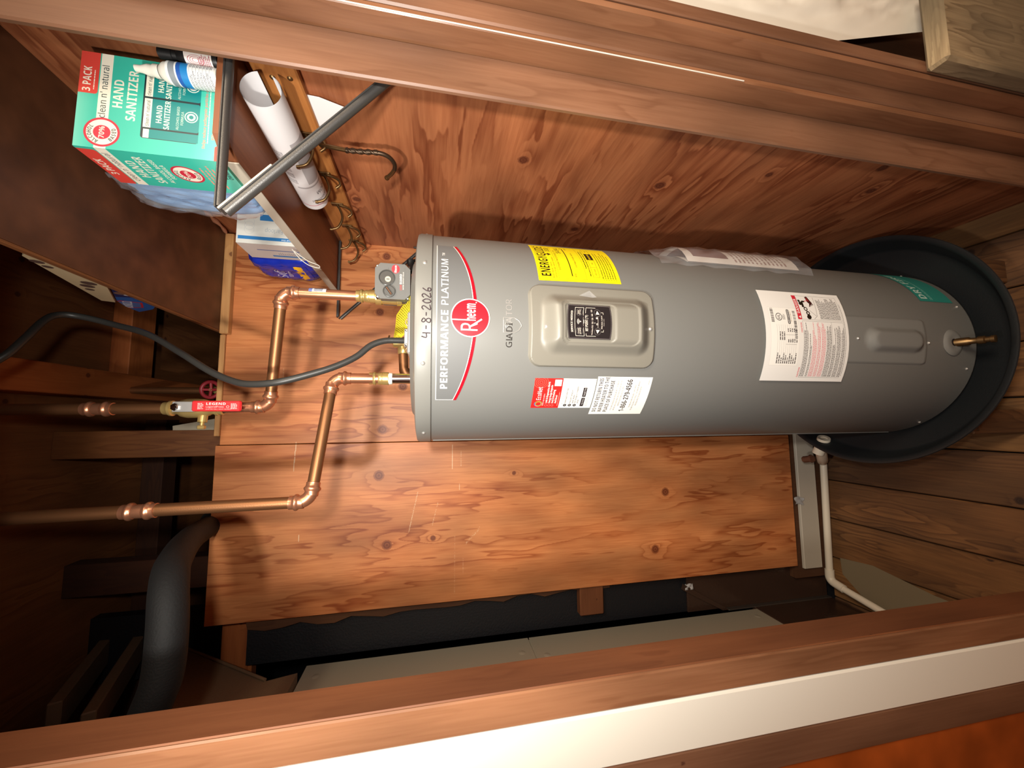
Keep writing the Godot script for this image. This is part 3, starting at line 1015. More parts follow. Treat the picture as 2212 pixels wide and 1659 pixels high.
	grid(st, 12, 16, func(u, v):
		var y := lerpf(1.2095, 1.1175, v)
		return on_jacket(cth + 0.7 + rad_to_deg(lerpf(-0.0325, 0.0325, u) / R), y + (0.0035 * (1.0 - pow(absf(u * 2.0 - 1.0), 2.0)) if v < 0.5 else -0.0035 * (1.0 - pow(absf(u * 2.0 - 1.0), 2.0))), R + 0.0258))
	obj("key_pad", st, printed(p, 0.3), cv, "black key pad with white symbols")

func build_heater_labels(t: Node3D):
	# name band: curved lower edge with a red stripe; y range 1.400..1.476
	var p := Print.new(1400, 280, rgb8(106, 107, 107))
	var g0 := rgb8(250, 248, 245)
	p.rect(0, 0, 1400, 6, rgb8(215, 212, 205))
	p.rect(0, 0, 5, 280, rgb8(215, 212, 205))
	p.text("PERFORMANCE", 100, 92, 76, g0, true, 0, 1.137)
	p.text("PLATINUM", 756, 92, 76, g0, false, 0, 1.235)
	p.text("TM", 1245, 66, 30, g0, false)
	var st := mb()
	var low := func(u: float) -> float: return 1.4025 + 0.0385 * pow(absf(u * 2.0 - 1.0), 2.0)
	var th := func(u: float) -> float: return lerpf(-39.6, 41.2, u)
	for i in 48:
		var u0 := i / 48.0
		var u1 := (i + 1) / 48.0
		var ps := []
		var ns := []
		var us := []
		for e in [[u0, 1.476], [u1, 1.476], [u1, low.call(u1)], [u0, low.call(u0)]]:
			ps.append(on_jacket(th.call(e[0]), e[1], R + 0.0006))
			ns.append(on_jacket(th.call(e[0]), 0, 1))
			us.append(Vector2(e[0], (1.476 - e[1]) / 0.0728))
		quad(st, ps, ns, us)
	var band_mat := printed(p, 0.5)
	band_mat.metallic = 0.0
	var band := obj("name_band", st, band_mat, t, "silver name band with white lettering")
	for q in [[0.0, 0.0016, M.white, "band_edge"], [0.0014, 0.0078, M.red, "band_stripe"]]:
		st = mb()
		for i in 48:
			var ps := []
			var ns := []
			for e in [[i, q[0]], [i + 1, q[0]], [i + 1, q[1]], [i, q[1]]]:
				var u: float = e[0] / 48.0
				ps.append(on_jacket(th.call(u), low.call(u) - e[1], R + 0.0008))
				ns.append(on_jacket(th.call(u), 0, 1))
			quad(st, ps, ns, [Vector2.ZERO, Vector2.ZERO, Vector2.ZERO, Vector2.ZERO])
		obj(q[3], st, M.red_foil if q[3] == "band_stripe" else q[2], band)
	# round badge
	p = Print.new(420, 420, rgb8(198, 30, 44))
	p.circle(210, 210, 210, rgb8(240, 238, 234), 198)
	p.text("R", 50, 290, 250, g0, false, 0, 0.74)
	p.line(Vector2(112, 206), Vector2(196, 332), 17, g0)
	p.rect(176, 14, 12, 180, g0)
	p.text("heem", 170, 270, 166, g0, true, 0, 0.44)
	p.circle(378, 272, 7, g0, 4)
	var bm := printed(p, 0.3)
	bm.metallic = 0.1
	obj("round_badge", disc_on_jacket(-0.7, 1.4085, 0.0, 0.0395, 0.0014), bm, t, "round red badge")
	# wordmark with shield, straight on the jacket
	var dark := mat(rgb8(96, 92, 88), 0.22, 0.8)
	jacket_text(t, "GL", "wordmark", -13.6, 1.3182, 0.0172, dark)
	jacket_text(t, "A", "wordmark", -9.6, 1.3182, 0.0172, dark)
	jacket_text(t, "DI", "wordmark", -6.6, 1.3182, 0.0172, dark)
	jacket_text(t, "A", "wordmark", -2.4, 1.3182, 0.0172, M.steel)
	jacket_text(t, "TOR", "wordmark", 0.9, 1.3182, 0.0172, M.steel)
	st = mb()
	var sh := []
	for q in [[-0.026, 1.3405], [0.004, 1.3405], [0.0045, 1.318], [-0.001, 1.3085], [-0.011, 1.3025], [-0.021, 1.3085], [-0.0265, 1.318], [-0.026, 1.3405]]:
		sh.append(Vector2(q[0] - 0.004, q[1]))
	stroke(st, sh, 0.0009)
	for k in 3:
		var arc := []
		for i in 7:
			var an := deg_to_rad(45.0 + 15.0 * i)
			arc.append(Vector2(-0.015 + cos(an) * (0.003 + k * 0.003), 1.328 + sin(an) * (0.003 + k * 0.003)))
		stroke(st, arc, 0.0005)
	obj("shield_mark", st, M.steel, t)
	# date in marker pen on the cap
	st = mb()
	var ln := 0.0011
	var pen := func(x: float, y: float, s: float, pts: Array):
		var o := []
		for q in pts:
			o.append(Vector2(x + q[0] * s, y + q[1] * s))
		stroke(st, smooth2(o), ln, 0.0024)
	pen.call(-0.046, 1.487, 0.017, [[0.1, 1.0], [0.0, 0.45], [0.55, 0.5]])
	pen.call(-0.046, 1.487, 0.017, [[0.5, 0.9], [0.5, 0.0]])
	pen.call(-0.030, 1.487, 0.017, [[0.0, 0.5], [0.4, 0.5]])
	pen.call(-0.018, 1.487, 0.017, [[0.5, 0.85], [0.2, 1.0], [0.1, 0.75], [0.5, 0.35], [0.45, 0.02], [0.1, 0.05], [0.1, 0.35], [0.5, 0.7], [0.5, 0.85]])
	pen.call(-0.004, 1.487, 0.017, [[0.0, 0.5], [0.4, 0.5]])
	pen.call(0.008, 1.487, 0.017, [[0.0, 0.8], [0.25, 1.0], [0.45, 0.75], [0.0, 0.05], [0.6, 0.1]])
	pen.call(0.021, 1.487, 0.016, [[0.3, 1.0], [0.05, 0.6], [0.15, 0.05], [0.45, 0.1], [0.55, 0.6], [0.3, 1.0]])
	pen.call(0.033, 1.487, 0.017, [[0.0, 0.8], [0.25, 1.0], [0.45, 0.75], [0.0, 0.05], [0.6, 0.1]])
	pen.call(0.046, 1.487, 0.016, [[0.45, 1.0], [0.1, 0.5], [0.1, 0.05], [0.45, 0.05], [0.45, 0.35], [0.12, 0.35]])
	obj("handwritten_date", st, M.ink, t, "date written in dark marker pen")
	# yellow energy label
	var ye := rgb8(250, 226, 20)
	var bk := rgb8(30, 22, 12)
	p = Print.new(560, 700, ye)
	p.text("U.S. Government", 30, 30, 16, bk, false)
	p.rect(230, 22, 310, 2, bk)
	p.text("ENERGYGUIDE", 280, 112, 108, bk, true, 1, 0.63)
	p.rect(340, 100, 12, 38, bk)
	p.poly(PackedVector2Array([Vector2(322, 128), Vector2(370, 128), Vector2(346, 158)]), bk)
	p.text("Water Heater - Electric", 30, 136, 19, bk)
	p.text("Tank Size (Storage Capacity): 50 gallons", 30, 158, 18, bk, false, 0, 0.85)
	p.fine(400, 122, 130, 44, 15, bk, 0.3)
	p.frame(26, 172, 508, 236, 2, rgb8(120, 100, 20))
	p.text("Estimated Yearly Energy Cost", 280, 202, 24, bk, false, 1)
	p.text("$494", 440, 256, 60, bk, false, 1)
	p.rect(60, 284, 440, 8, bk)
	p.rect(60, 274, 3, 26, bk)
	p.poly(PackedVector2Array([Vector2(488, 268), Vector2(512, 268), Vector2(500, 284)]), bk)
	p.text("$464", 50, 326, 20, bk)
	p.text("$508", 470, 326, 20, bk)
	p.text("Cost Range of Similar Models", 280, 350, 18, bk, false, 1)
	p.fine(160, 424, 300, 20, 18, bk, 0.1)
	p.fine(70, 446, 420, 16, 16, bk, 0.1)
	p.frame(60, 468, 460, 58, 2, bk)
	p.rect(180, 468, 2, 58, bk)
	p.rect(290, 466, 118, 62, bk)
	p.text("MEDIUM", 349, 506, 24, ye, true, 1)
	p.text("very small", 120, 504, 17, bk, false, 1)
	p.text("low", 235, 504, 17, bk, false, 1)
	p.text("high", 465, 504, 17, bk, false, 1)
	for k in 6:
		p.circle(36, 556 + k * 22, 3, bk)
		p.fine(48, 550 + k * 22, 420 - (k % 3) * 40, 12, 13, bk, 0.1)
	var pm := printed(p, 0.4)
	obj("energy_label", jacket_label(20.3, 54.8, 1.0665, 1.2600, R + 0.0008, 0.9, 0.0), pm, t, "bright yellow energy label")
	# red and white app label
	p = Print.new(480, 760, rgb8(250, 248, 240))
	p.rect(0, 0, 480, 345, rgb8(224, 38, 34))
	for k in 4:
		p.circle(420, 80, 90.0 - k * 22, rgb8(236, 78, 66), 80.0 - k * 22)
	p.circle(72, 82, 48, rgb8(60, 90, 190), 34)
	p.poly(PackedVector2Array([Vector2(72, 82), Vector2(130, 20), Vector2(130, 140)]), rgb8(224, 38, 34))
	p.circle(78, 86, 44, rgb8(80, 170, 70), 36)
	p.circle(66, 88, 40, rgb8(240, 150, 60), 34)
	p.text("EcoNet", 136, 108, 78, g0, false, 0, 0.86)
	p.text("Water app enables:", 40, 150, 24, g0)
	var rows := ["Leak & Diagnostics Alerts", "Energy Usage Reports", "Daily Scheduling", "And More!"]
	for k in 4:
		p.text(rows[k], 84, 192 + k * 38, 33, g0, true, 0, 0.86)
		if k < 3:
			p.circle(46, 182 + k * 40, 17, rgb8(245, 150, 140), 14)
	p.fine(40, 322, 250, 14, 14, rgb8(245, 170, 160), 0.1)
	p.rect(366, 246, 96, 84, rgb8(248, 244, 230))
	p.text("Get Connected", 60, 388, 24, rgb8(60, 60, 60))
	var steps := [["1", "Download EcoNet App"], ["2", "Press WiFi Setup on"], ["3", "Use the App to complete"]]
	for k in 3:
		var yy := 430 + k * 62
		p.circle(50, yy - 8, 22, rgb8(40, 36, 38))
		p.text(steps[k][0], 50, yy + 2, 28, g0, true, 1)
		p.text(steps[k][1], 84, yy, 28, rgb8(40, 36, 38), true, 0, 0.84)
	p.text("water heater", 84, 524, 28, rgb8(40, 36, 38), true, 0, 0.84)
	p.text("setup", 84, 586, 28, rgb8(40, 36, 38), true, 0, 0.84)
	p.rrect(30, 616, 150, 46, 6, rgb8(46, 40, 42))
	p.rrect(196, 616, 150, 46, 6, rgb8(46, 40, 42))
	p.text("App Store", 112, 648, 24, g0, false, 1)
	p.text("Google Play", 276, 648, 24, g0, false, 1)
	p.fine(30, 676, 330, 44, 13, rgb8(170, 165, 160), 0.1)
	obj("app_label", jacket_label(-44.4, -27.5, 1.1265, 1.2675, R + 0.0007), printed(p), t, "red and white label")
	# return notice
	p = Print.new(520, 660, rgb8(250, 248, 240))
	var gk := rgb8(52, 46, 52)
	p.text("DO NOT RETURN THIS", 38, 74, 62, gk, true, 0, 0.72)
	p.text("WATER HEATER TO THE", 38, 142, 62, gk, true, 0, 0.71)
	p.text("PLACE OF PURCHASE", 38, 210, 62, gk, true, 0, 0.72)
	p.text("IF YOU ARE EXPERIENCING PROBLEMS WITH THIS WATER", 62, 262, 25, gk, false, 0, 0.64)
	p.text("HEATER, NEED ASSISTANCE WITH INSTALLATION, OR FOR", 62, 298, 25, gk, false, 0, 0.64)
	p.text("GENERAL QUESTIONS CALL TOLL-FREE:", 130, 334, 25, gk, false, 0, 0.64)
	p.text("1-866-279-4566", 44, 424, 86, gk, true, 0, 0.74)
	p.text("TECHNICIANS ARE AVAILABLE 7 DAYS A WEEK", 110, 482, 25, gk, false, 0, 0.62)
	p.text("YOU MAY ALSO WISH TO CONSULT THE OWNER'S MANUAL", 62, 518, 25, gk, false, 0, 0.62)
	p.text("PROVIDED WITH THIS WATER HEATER", 140, 554, 25, gk, false, 0, 0.62)
	p.text("AP18870", 430, 632, 16, gk)
	obj("return_notice", jacket_label(-48.9, -26.2, 0.9915, 1.1245, R + 0.0010), printed(p), t, "white notice label")
	# big warning label
	p = Print.new(900, 1000, rgb8(236, 234, 230))
	var gr := rgb8(88, 84, 84)
	var rd := rgb8(206, 44, 60)
	var pk := rgb8(226, 128, 136)
	p.rrect(150, 60, 560, 330, 10, rgb8(244, 242, 236))
	p.frame(150, 60, 560, 330, 1.5, rgb8(205, 200, 195))
	p.bars(560, 80, 140, 34, gr, 2.5)
	for k in 10:
		p.rect(168, 134 + k * 24, 370, 1.5, rgb8(150, 145, 142))
		p.fine(170, 138 + k * 24, 100 - (k % 3) * 22, 12, 18, gr, 0.0, 0.6)
		if k > 0 and k < 4:
			p.fine(390, 138 + k * 24, 80, 12, 18, gr, 0.0, 0.6)
		if k > 4:
			p.fine(370, 138 + k * 24, 34, 12, 18, gr, 0.0, 0.6)
			p.fine(470, 138 + k * 24, 34, 12, 18, gr, 0.0, 0.6)
	p.rect(350, 230, 2, 130, gr); p.rect(440, 230, 2, 130, gr)
	p.circle(614, 172, 38, gr, 31)
	p.text("UL", 614, 186, 40, gr, true, 1)
	p.fine(588, 216, 60, 34, 11, gr, 0.3)
	p.rrect(546, 270, 148, 32, 14, gr)
	p.text("AHRI CERTIFIED", 620, 294, 22, rgb8(235, 235, 230), true, 1, 0.8)
	p.fine(570, 312, 110, 14, 12, rgb8(170, 150, 120), 0.0)
	p.bars(410, 340, 270, 32, gr, 3.0)
	# danger column
	p.rect(600, 400, 262, 46, rd)
	p.poly(PackedVector2Array([Vector2(612, 438), Vector2(640, 438), Vector2(626, 410)]), rgb8(240, 238, 234))
	p.text("DANGER", 660, 438, 40, rgb8(240, 238, 234), true, 0, 1.0)
	p.frame(600, 446, 262, 500, 2, gr)
	p.circle(628, 540, 24, bk, 0.0, 1.1)
	p.circle(668, 536, 22, bk, 10)
	p.circle(712, 520, 22, bk, 12)
	p.rect(730, 486, 64, 26, bk)
	p.circle(770, 476, 18, bk)
	p.circle(800, 470, 14, bk)
	p.rect(786, 500, 18, 36, bk)
	p.poly(PackedVector2Array([Vector2(760, 600), Vector2(790, 570), Vector2(850, 560), Vector2(858, 590), Vector2(820, 606), Vector2(780, 626)]), rgb8(60, 22, 20))
	for k in 4:
		p.line(Vector2(790, 598), Vector2(736 + k * 8, 578 + k * 18), 9, rgb8(60, 22, 20))
	p.line(Vector2(800, 590), Vector2(840, 575), 12, rgb8(170, 40, 40))
	p.line(Vector2(800, 536), Vector2(806, 570), 10, pk)
	p.line(Vector2(640, 640), Vector2(850, 660), 3, gr)
	p.line(Vector2(640, 640), Vector2(610, 600), 3, gr)
	p.line(Vector2(700, 560), Vector2(640, 632), 3, gr)
	p.fine(612, 680, 236, 260, 15, gr, 0.25, 0.5)
	# caution columns
	p.text("CAUTION", 470, 434, 22, rd, true, 0)
	p.text("CAUTION", 40, 434, 22, rd, true, 0)
	p.frame(40, 444, 546, 502, 2, gr)
	var y := 452.0
	for q in [[gr, 58.0, 0.2], [gr, 26.0, 0.5], [pk, 52.0, 0.35], [pk, 40.0, 0.3], [pk, 52.0, 0.2], [gr, 66.0, 0.25], [gr, 40.0, 0.5], [gr, 52.0, 0.15], [gr, 40.0, 0.2]]:
		p.fine(50, y, 526, q[1], 13.0, q[0], q[2], 0.5)
		y += q[1] + 9
	p.rect(40, 796, 546, 2, gr)
	p.fine(60, 958, 780, 10, 11, gr, 0.1)
	obj("warning_label", jacket_label(-26.7, 23.2, 0.4640, 0.7095, R + 0.0044), printed(p), t, "large white warning label")
	# teal label low at the right
	p = Print.new(600, 400, rgb8(46, 132, 122))
	p.text("DRY FIRE", 24, 120, 110, rgb8(190, 214, 206), true, 0, 0.9)
	p.fine(24, 150, 400, 40, 18, rgb8(120, 180, 170), 0.1)
	obj("teal_label", jacket_label(24.6, 66.0, 0.050, 0.170, R + 0.0008), printed(p, 0.35), t, "teal label")
	# booklet in a clear pouch on the right flank
	st = mb()
	grid(st, 8, 10, func(u, v): return on_jacket(lerpf(47, 80, u), lerpf(0.845, 0.50, v), R + 0.004 + 0.020 * sin(PI * u)))
	grid(st, 8, 10, func(u, v): return on_jacket(lerpf(47, 80, u), lerpf(0.845, 0.50, v), R + 0.0015), true)
	p = Print.new(300, 420, rgb8(214, 206, 198))
	p.rect(40, 30, 240, 130, rgb8(110, 70, 60))
	p.fine(20, 180, 240, 200, 16, rgb8(150, 120, 110), 0.3)
	var bo := obj("booklet", st, printed(p, 0.5), t, "white instruction booklet")
	st = mb()
	grid(st, 10, 12, func(u, v): return on_jacket(lerpf(42, 84, u), lerpf(0.93, 0.47, v), R + 0.002 + 0.026 * sin(PI * u) * (0.25 + 0.75 * smoothstep(0.0, 0.25, v)) + 0.003 * sin(u * 19.0 + v * 31.0)))
	obj("clear_pouch", st, M.film, bo)

func smooth2(pts: Array) -> Array:
	var a := []
	for p: Vector2 in pts:
		a.append(Vector3(p.x, p.y, 0))
	var out := []
	for p: Vector3 in smooth(a, 4):
		out.append(Vector2(p.x, p.y))
	return out

# lettering laid on the jacket: raised strokes that follow its curve
func jacket_text(t: Node3D, s: String, n: String, th: float, y: float, h: float, m: Material):
	var f := SystemFont.new()
	f.font_names = PackedStringArray(["Droid Sans"])
	var tm := TextMesh.new()
	tm.font = f
	tm.text = s
	tm.font_size = 32
	tm.pixel_size = 1.0
	tm.depth = 0.0
	tm.horizontal_alignment = HORIZONTAL_ALIGNMENT_LEFT
	tm.vertical_alignment = VERTICAL_ALIGNMENT_BOTTOM
	var a := tm.get_mesh_arrays()
	var vs: PackedVector3Array = a[Mesh.ARRAY_VERTEX]
	var ix: PackedInt32Array = a[Mesh.ARRAY_INDEX] if a[Mesh.ARRAY_INDEX] != null else PackedInt32Array(range(vs.size()))
	var st := mb()
	var k := h / 32.0
	for i in range(0, ix.size(), 3):
		var ps := []
		var ns := []
		for j in 3:
			var v := vs[ix[i + j]]
			var an := th + rad_to_deg(v.x * k * 1.15 / R)
			ps.append(on_jacket(an, y + v.y * k, R + 0.0006))
			ns.append(on_jacket(an, 0, 1))
		tri(st, ps, ns, [Vector2.ZERO, Vector2.ZERO, Vector2.ZERO])
	obj(n, st, m, t)

# ------------------------------------------------------------------ pan, stand and drain
func build_pan():
	var c := Transform3D(Basis(), Vector3(0.015, 0, -0.02))
	var t := thing("drain_pan", "round black plastic drain pan under the grey water heater", "drain pan", Vector3(0.015, -0.004, -0.02))
	var st := mb()
	lathe(st, [V(0, -0.004), V(0.335, -0.004), V(0.345, 0.0), V(0.364, 0.048), V(0.370, 0.0535), V(0.376, 0.053), V(0.3775, 0.056), V(0.376, 0.0585), V(0.366, 0.0585), V(0.359, 0.052), V(0.341, 0.006), V(0.333, 0.0), V(0, 0.0)], c, 96)
	obj("pan", st, M.pan, t)
	var d := Vector3(-0.89, 0.0, -0.456)
	st = mb()
	lathe(st, [V(0.0, 0.000), V(0.011, 0.0), V(0.012, 0.004), V(0.020, 0.006), V(0.021, 0.0), V(0.021, -0.004), V(0, -0.004)], at_axis(c.origin + d * 0.345 + Vector3(0, 0.028, 0), Vector3(0.89, 0.25, 0.456)), 22)
	obj("drain_flange", st, M.pvc, t, "white round drain flange")
	var s := thing("heater_stand", "low dark wooden stand carrying the black drain pan above the floor boards", "stand", Vector3(0.0, FLOOR, 0.0))
	obj("top_board", bx(-0.25, 0.27, -0.032, -0.005, -0.28, 0.22, 0.003, 0, Vector2(0.1, 0.2)), M.plank[2], s)
	for q in [[-0.225, -0.25], [0.235, -0.25], [-0.225, 0.17], [0.235, 0.17]]:
		obj("post", bx(q[0] - 0.035, q[0] + 0.035, FLOOR, -0.0325, q[1] - 0.035, q[1] + 0.035, 0.003, 1, Vector2(q[0], q[1])), M.plank[2], s)
	var b := obj("wood_chock", bx(-0.36, -0.27, FLOOR, -0.17, -0.34, -0.25, 0.004, 0, Vector2(0.3, 0.1)), M.plank[2])
	tag(b, "small dark block of wood on the floor boards beside the white drain pipe", "block")
	# PVC line along the wall
	var p := thing("pvc_drain_pipe", "white plastic drain pipe running along the floor from the pan to the left", "pipe", Vector3(-0.40, -0.235, -0.386))
	st = mb()
	var run := [Vector3(-0.415, -0.214, -0.386), Vector3(-0.885, -0.214, -0.398)]
	tube(st, run, 0.0134, 18)
	obj("pipe", st, M.pvc, p)
	st = mb()
	tube(st, [Vector3(-0.925, -0.2145, -0.36), Vector3(-0.975, -0.218, -0.10)], 0.0134, 18)
	obj("pipe", st, M.pvc, p)
	st = mb()
	var el := [Vector3(-0.868, -0.214, -0.3975)] + corner(Vector3(-0.868, -0.214, -0.3975), Vector3(-0.914, -0.214, -0.3985), Vector3(-0.927, -0.2145, -0.345), 0.024) + [Vector3(-0.9275, -0.2145, -0.343)]
	tube(st, el, 0.0170, 18)
	obj("elbow", st, M.pvc, p)
	st = mb()
	var base := c.origin + d * 0.362 + Vector3(0, 0.026, 0)
	tube(st, [base, base + d * 0.045], 0.019, 18)
	tube(st, smooth([base + d * 0.022, Vector3(-0.372, -0.06, -0.262), Vector3(-0.392, -0.15, -0.335), Vector3(-0.402, -0.205, -0.382)], 5), 0.0185, 18)
	obj("adapter", st, M.pvc, p, "white adapter at the pan")
	st = mb()
	lathe(st, [V(0.008, 0.0), V(0.008, 0.03), V(0.013, 0.03), V(0.013, 0.004), V(0.016, 0.003), V(0.016, -0.006), V(0, -0.006)], at_axis(Vector3(-0.376, -0.02, -0.275), Vector3(-0.2, 0.1, -0.95)), 6)
	obj("nut", st, M.rust, p, "rusty open nut")
	st = mb()
	grid(st, 6, 4, func(u, v): return Vector3(-0.585 + 0.03 * u + 0.004 * sin(v * 5.0), -0.062 - 0.045 * v, -0.398 + 0.004 * sin(u * 6.0 + v * 9.0)))
	tag(obj("foil_patch", st, M.foil), "small crumpled piece of silver foil tape at the foot of the plywood", "foil")

func build_floor_patch():
	var st := mb()
	var poly := PackedVector2Array([Vector2(-0.815, -0.375), Vector2(-0.802, -0.249), Vector2(-0.835, -0.06), Vector2(-0.849, 0.15), Vector2(-0.998, 0.15), Vector2(-0.998, -0.25), Vector2(-0.94, -0.30), Vector2(-0.88, -0.37)])
	prism(st, poly, -0.0015, 0.0, Transform3D(Basis(Vector3(1, 0, 0), Vector3(0, 0, 1), Vector3(0, -1, 0)), Vector3(0, FLOOR, 0)))
	tag(obj("floor_sheet", st, M.floor_grey), "flat grey sheet on the floor boards by the white drain pipe elbow", "sheet")

# ------------------------------------------------------------------ copper, valves and cable
const PR := 0.0128

func pipe(t: Node3D, a: Vector3, b: Vector3, m: Material = null):
	var st := mb()
	tube(st, [a, b], PR, 20)
	obj("pipe", st, m if m else M.copper, t)

# a press fitting's swollen collar at p, pointing along d out of the fitting
func collar(st: SurfaceTool, p: Vector3, d: Vector3, k := 1.0):
	lathe(st, [V(PR, -0.012 * k), V(PR + 0.0016, -0.011 * k), V(PR + 0.0016, -0.003), V(PR + 0.0024, -0.001), V(PR + 0.0050, 0.002), V(PR + 0.0050, 0.0055), V(PR + 0.0024, 0.0085), V(PR + 0.0018, 0.0105), V(PR + 0.0018, 0.0175), V(PR, 0.0182)], at_axis(p, d), 24)

func elbow(t: Node3D, a: Vector3, c: Vector3, b: Vector3, rad := 0.026):
	var st := mb()
	var pts := corner(a, c, b, rad, 10)
	tube(st, pts, PR + 0.0012, 20)
	collar(st, pts[0], (a - c).normalized())
	collar(st, pts[-1], (b - c).normalized())
	obj("elbow", st, M.copper, t)

func coupling(t: Node3D, p: Vector3, d: Vector3, half := 0.012):
	var st := mb()
	tube(st, [p - d * half, p + d * half], PR + 0.0012, 20)
	collar(st, p + d * half, d, 0.3)
	collar(st, p - d * half, -d, 0.3)
	obj("coupling", st, M.copper, t)

func brass_adapter(t: Node3D, p: Vector3, up := 1.0):
	var st := mb()
	lathe(st, [V(0.0165, 0.0), V(0.0182, 0.001), V(0.0182, 0.014), V(0.0165, 0.015)], Transform3D(Basis(), p), 6)
	obj("adapter_nut", st, M.brass, t)
	st = mb()
	lathe(st, [V(0.0155, 0.014), V(0.0160, 0.016), V(0.0160, 0.024), V(0.0145, 0.026), V(0.0145, 0.030), V(0.0172, 0.032), V(0.0172, 0.036), V(0.0145, 0.039), V(0.0150, 0.041), V(0.0150, 0.047), V(PR, 0.048)], Transform3D(Basis(), p), 24)
	obj("adapter", st, M.brass, t)

func build_plumbing():
	# right-hand (shut-off side) line
	var t := thing("copper_pipe", "right-hand copper pipe rising from the grey valve box to the ball valve", "pipe", Vector3(0.11, 1.62, 0.0), "copper water pipes")
	var A := Vector3(0.1095, 1.632, 0.004)
	var B := Vector3(0.109, 1.849, 0.002)
	var C := Vector3(-0.172, 1.884, -0.052)
	var D := Vector3(-0.1745, 2.055, -0.052)
	brass_adapter(t, Vector3(0.1095, 1.628, 0.004))
	pipe(t, A, B - Vector3(0, 0.026, 0))
	elbow(t, A, B, C)
	var dd := (C - B).normalized()
	pipe(t, B + dd * 0.026, C - dd * 0.026, M.copper_dull)
	elbow(t, B, C, D)
	pipe(t, C + Vector3(0, 0.026, 0), Vector3(-0.1745, 2.035, -0.052))
	pipe(t, Vector3(-0.1755, 2.09, -0.052), Vector3(-0.178, 2.62, -0.06), M.copper_dull)
	coupling(t, Vector3(-0.1765, 2.245, -0.054), Vector3(-0.006, 1, -0.016).normalized())
	var st := mb()      # paper price sticker on the riser
	lathe(st, [V(PR + 0.0006, 1.745), V(PR + 0.0006, 1.785)], Transform3D(Basis(), Vector3(0.1095, 0, 0.003)), 12, deg_to_rad(5), deg_to_rad(95))
	var p := Print.new(200, 120, rgb8(230, 232, 240))
	p.bars(20, 24, 140, 60, rgb8(60, 60, 90), 3.0)
	p.rect(0, 96, 200, 24, rgb8(120, 130, 190))
	var sm := printed(p)
	sm.uv1_scale = Vector3(1, 25, 1)
	sm.uv1_offset = Vector3(0, -1.745 * 25.0, 0)
	obj("bar_code_sticker", st, sm, t, "white bar code sticker")
	# ball valve
	var bv := thing("ball_valve", "brass ball valve with a red lever handle on the right-hand copper pipe", "valve", Vector3(-0.175, 2.03, -0.052))
	st = mb()
	lathe(st, [V(PR, 1.985), V(0.0165, 1.987), V(0.0165, 1.994), V(0.0185, 1.996), V(0.0185, 2.001), V(0.0150, 2.003), V(0.0150, 2.012), V(0.0185, 2.017), V(0.0225, 2.03), V(0.0235, 2.045), V(0.0235, 2.062), V(0.0205, 2.075), V(0.0150, 2.081), V(0.0150, 2.092), V(0.0185, 2.094), V(0.0185, 2.099), V(0.0165, 2.101), V(0.0150, 2.112), V(PR, 2.113)], Transform3D(Basis(), Vector3(-0.1752, 0, -0.052)), 24)
	obj("body", st, M.brass, bv)
	obj("stem_boss", mb_lathe([V(0.010, 0.016), V(0.010, 0.032), V(0.0075, 0.033), V(0.0075, 0.038), V(0, 0.038)], at_axis(Vector3(-0.174, 2.068, -0.052), Vector3(0, 0, 1)), 16), M.brass, bv)
	obj("side_port", mb_lathe([V(0.010, 0.015), V(0.010, 0.034), V(0.0045, 0.035), V(0.0045, 0.043), V(0.0065, 0.0435), V(0, 0.0436)], at_axis(Vector3(-0.1755, 2.028, -0.052), Vector3(-1, 0, 0.15)), 14), M.brass, bv)
	obj("drain_screw", bx(-0.226, -0.2165, 2.0205, 2.0355, -0.052, -0.039, 0.002), M.brass, bv)
	st = mb()
	box(st, Transform3D(Basis(), Vector3(-0.1725, 2.053, -0.0175)), Vector3(0.024, 0.046, 0.0025), 0.001)
	var lv := obj("lever", st, M.steel, bv, "steel lever strap")
	obj("lever_nut", mb_lathe([V(0, 0), V(0.009, 0), V(0.009, 0.006), V(0.006, 0.0068), V(0.006, 0.009), V(0, 0.0095)], at_axis(Vector3(-0.1735, 2.068, -0.0165), Vector3(0, 0, 1)), 6), M.chrome, lv)
	st = mb()
	box(st, Transform3D(Basis(), Vector3(-0.171, 1.9835, -0.0175)), Vector3(0.025, 0.104, 0.009), 0.003)
	var sl := obj("lever_sleeve", st, M.red, lv, "red plastic sleeve")
	p = Print.new(400, 100, rgb8(205, 36, 40))
	var pw := rgb8(240, 215, 210)
	p.text("LEGEND", 110, 40, 36, pw, true, 0, 1.25)
	p.text("LegendPress", 110, 68, 25, pw, false, 0, 1.1)
	p.text("LEAD FREE BALL VALVE 250 WOG", 110, 90, 15, pw)
	p.fine(40, 20, 50, 66, 14, pw, 0.2)
	p.circle(300, 58, 13, pw, 10)
	p.fine(326, 24, 60, 60, 13, pw, 0.2)
	st = mb()
	var fz := -0.0128
	quad(st, [Vector3(-0.1820, 2.032, fz), Vector3(-0.1600, 2.032, fz), Vector3(-0.1600, 1.935, fz), Vector3(-0.1820, 1.935, fz)], [Vector3.BACK, Vector3.BACK, Vector3.BACK, Vector3.BACK], [Vector2(0, 1), Vector2(0, 0), Vector2(1, 0), Vector2(1, 1)])
	obj("sleeve_print", st, printed(p), lv)
	# left-hand line
	t = thing("copper_pipe", "left-hand copper pipe stepping left and rising past the plywood into the dark", "pipe", Vector3(-0.10, 1.60, 0.0), "copper water pipes")
	var E := Vector3(-0.1025, 1.60, 0.002)
	var F := Vector3(-0.103, 1.7235, 0.006)
	var G := Vector3(-0.386, 1.745, 0.075)
	var H := Vector3(-0.392, 2.60, 0.085)
	brass_adapter(t, Vector3(-0.1020, 1.592, 0.0))
	pipe(t, E, F - Vector3(0, 0.026, 0))
	elbow(t, E, F, G)
	dd = (G - F).normalized()
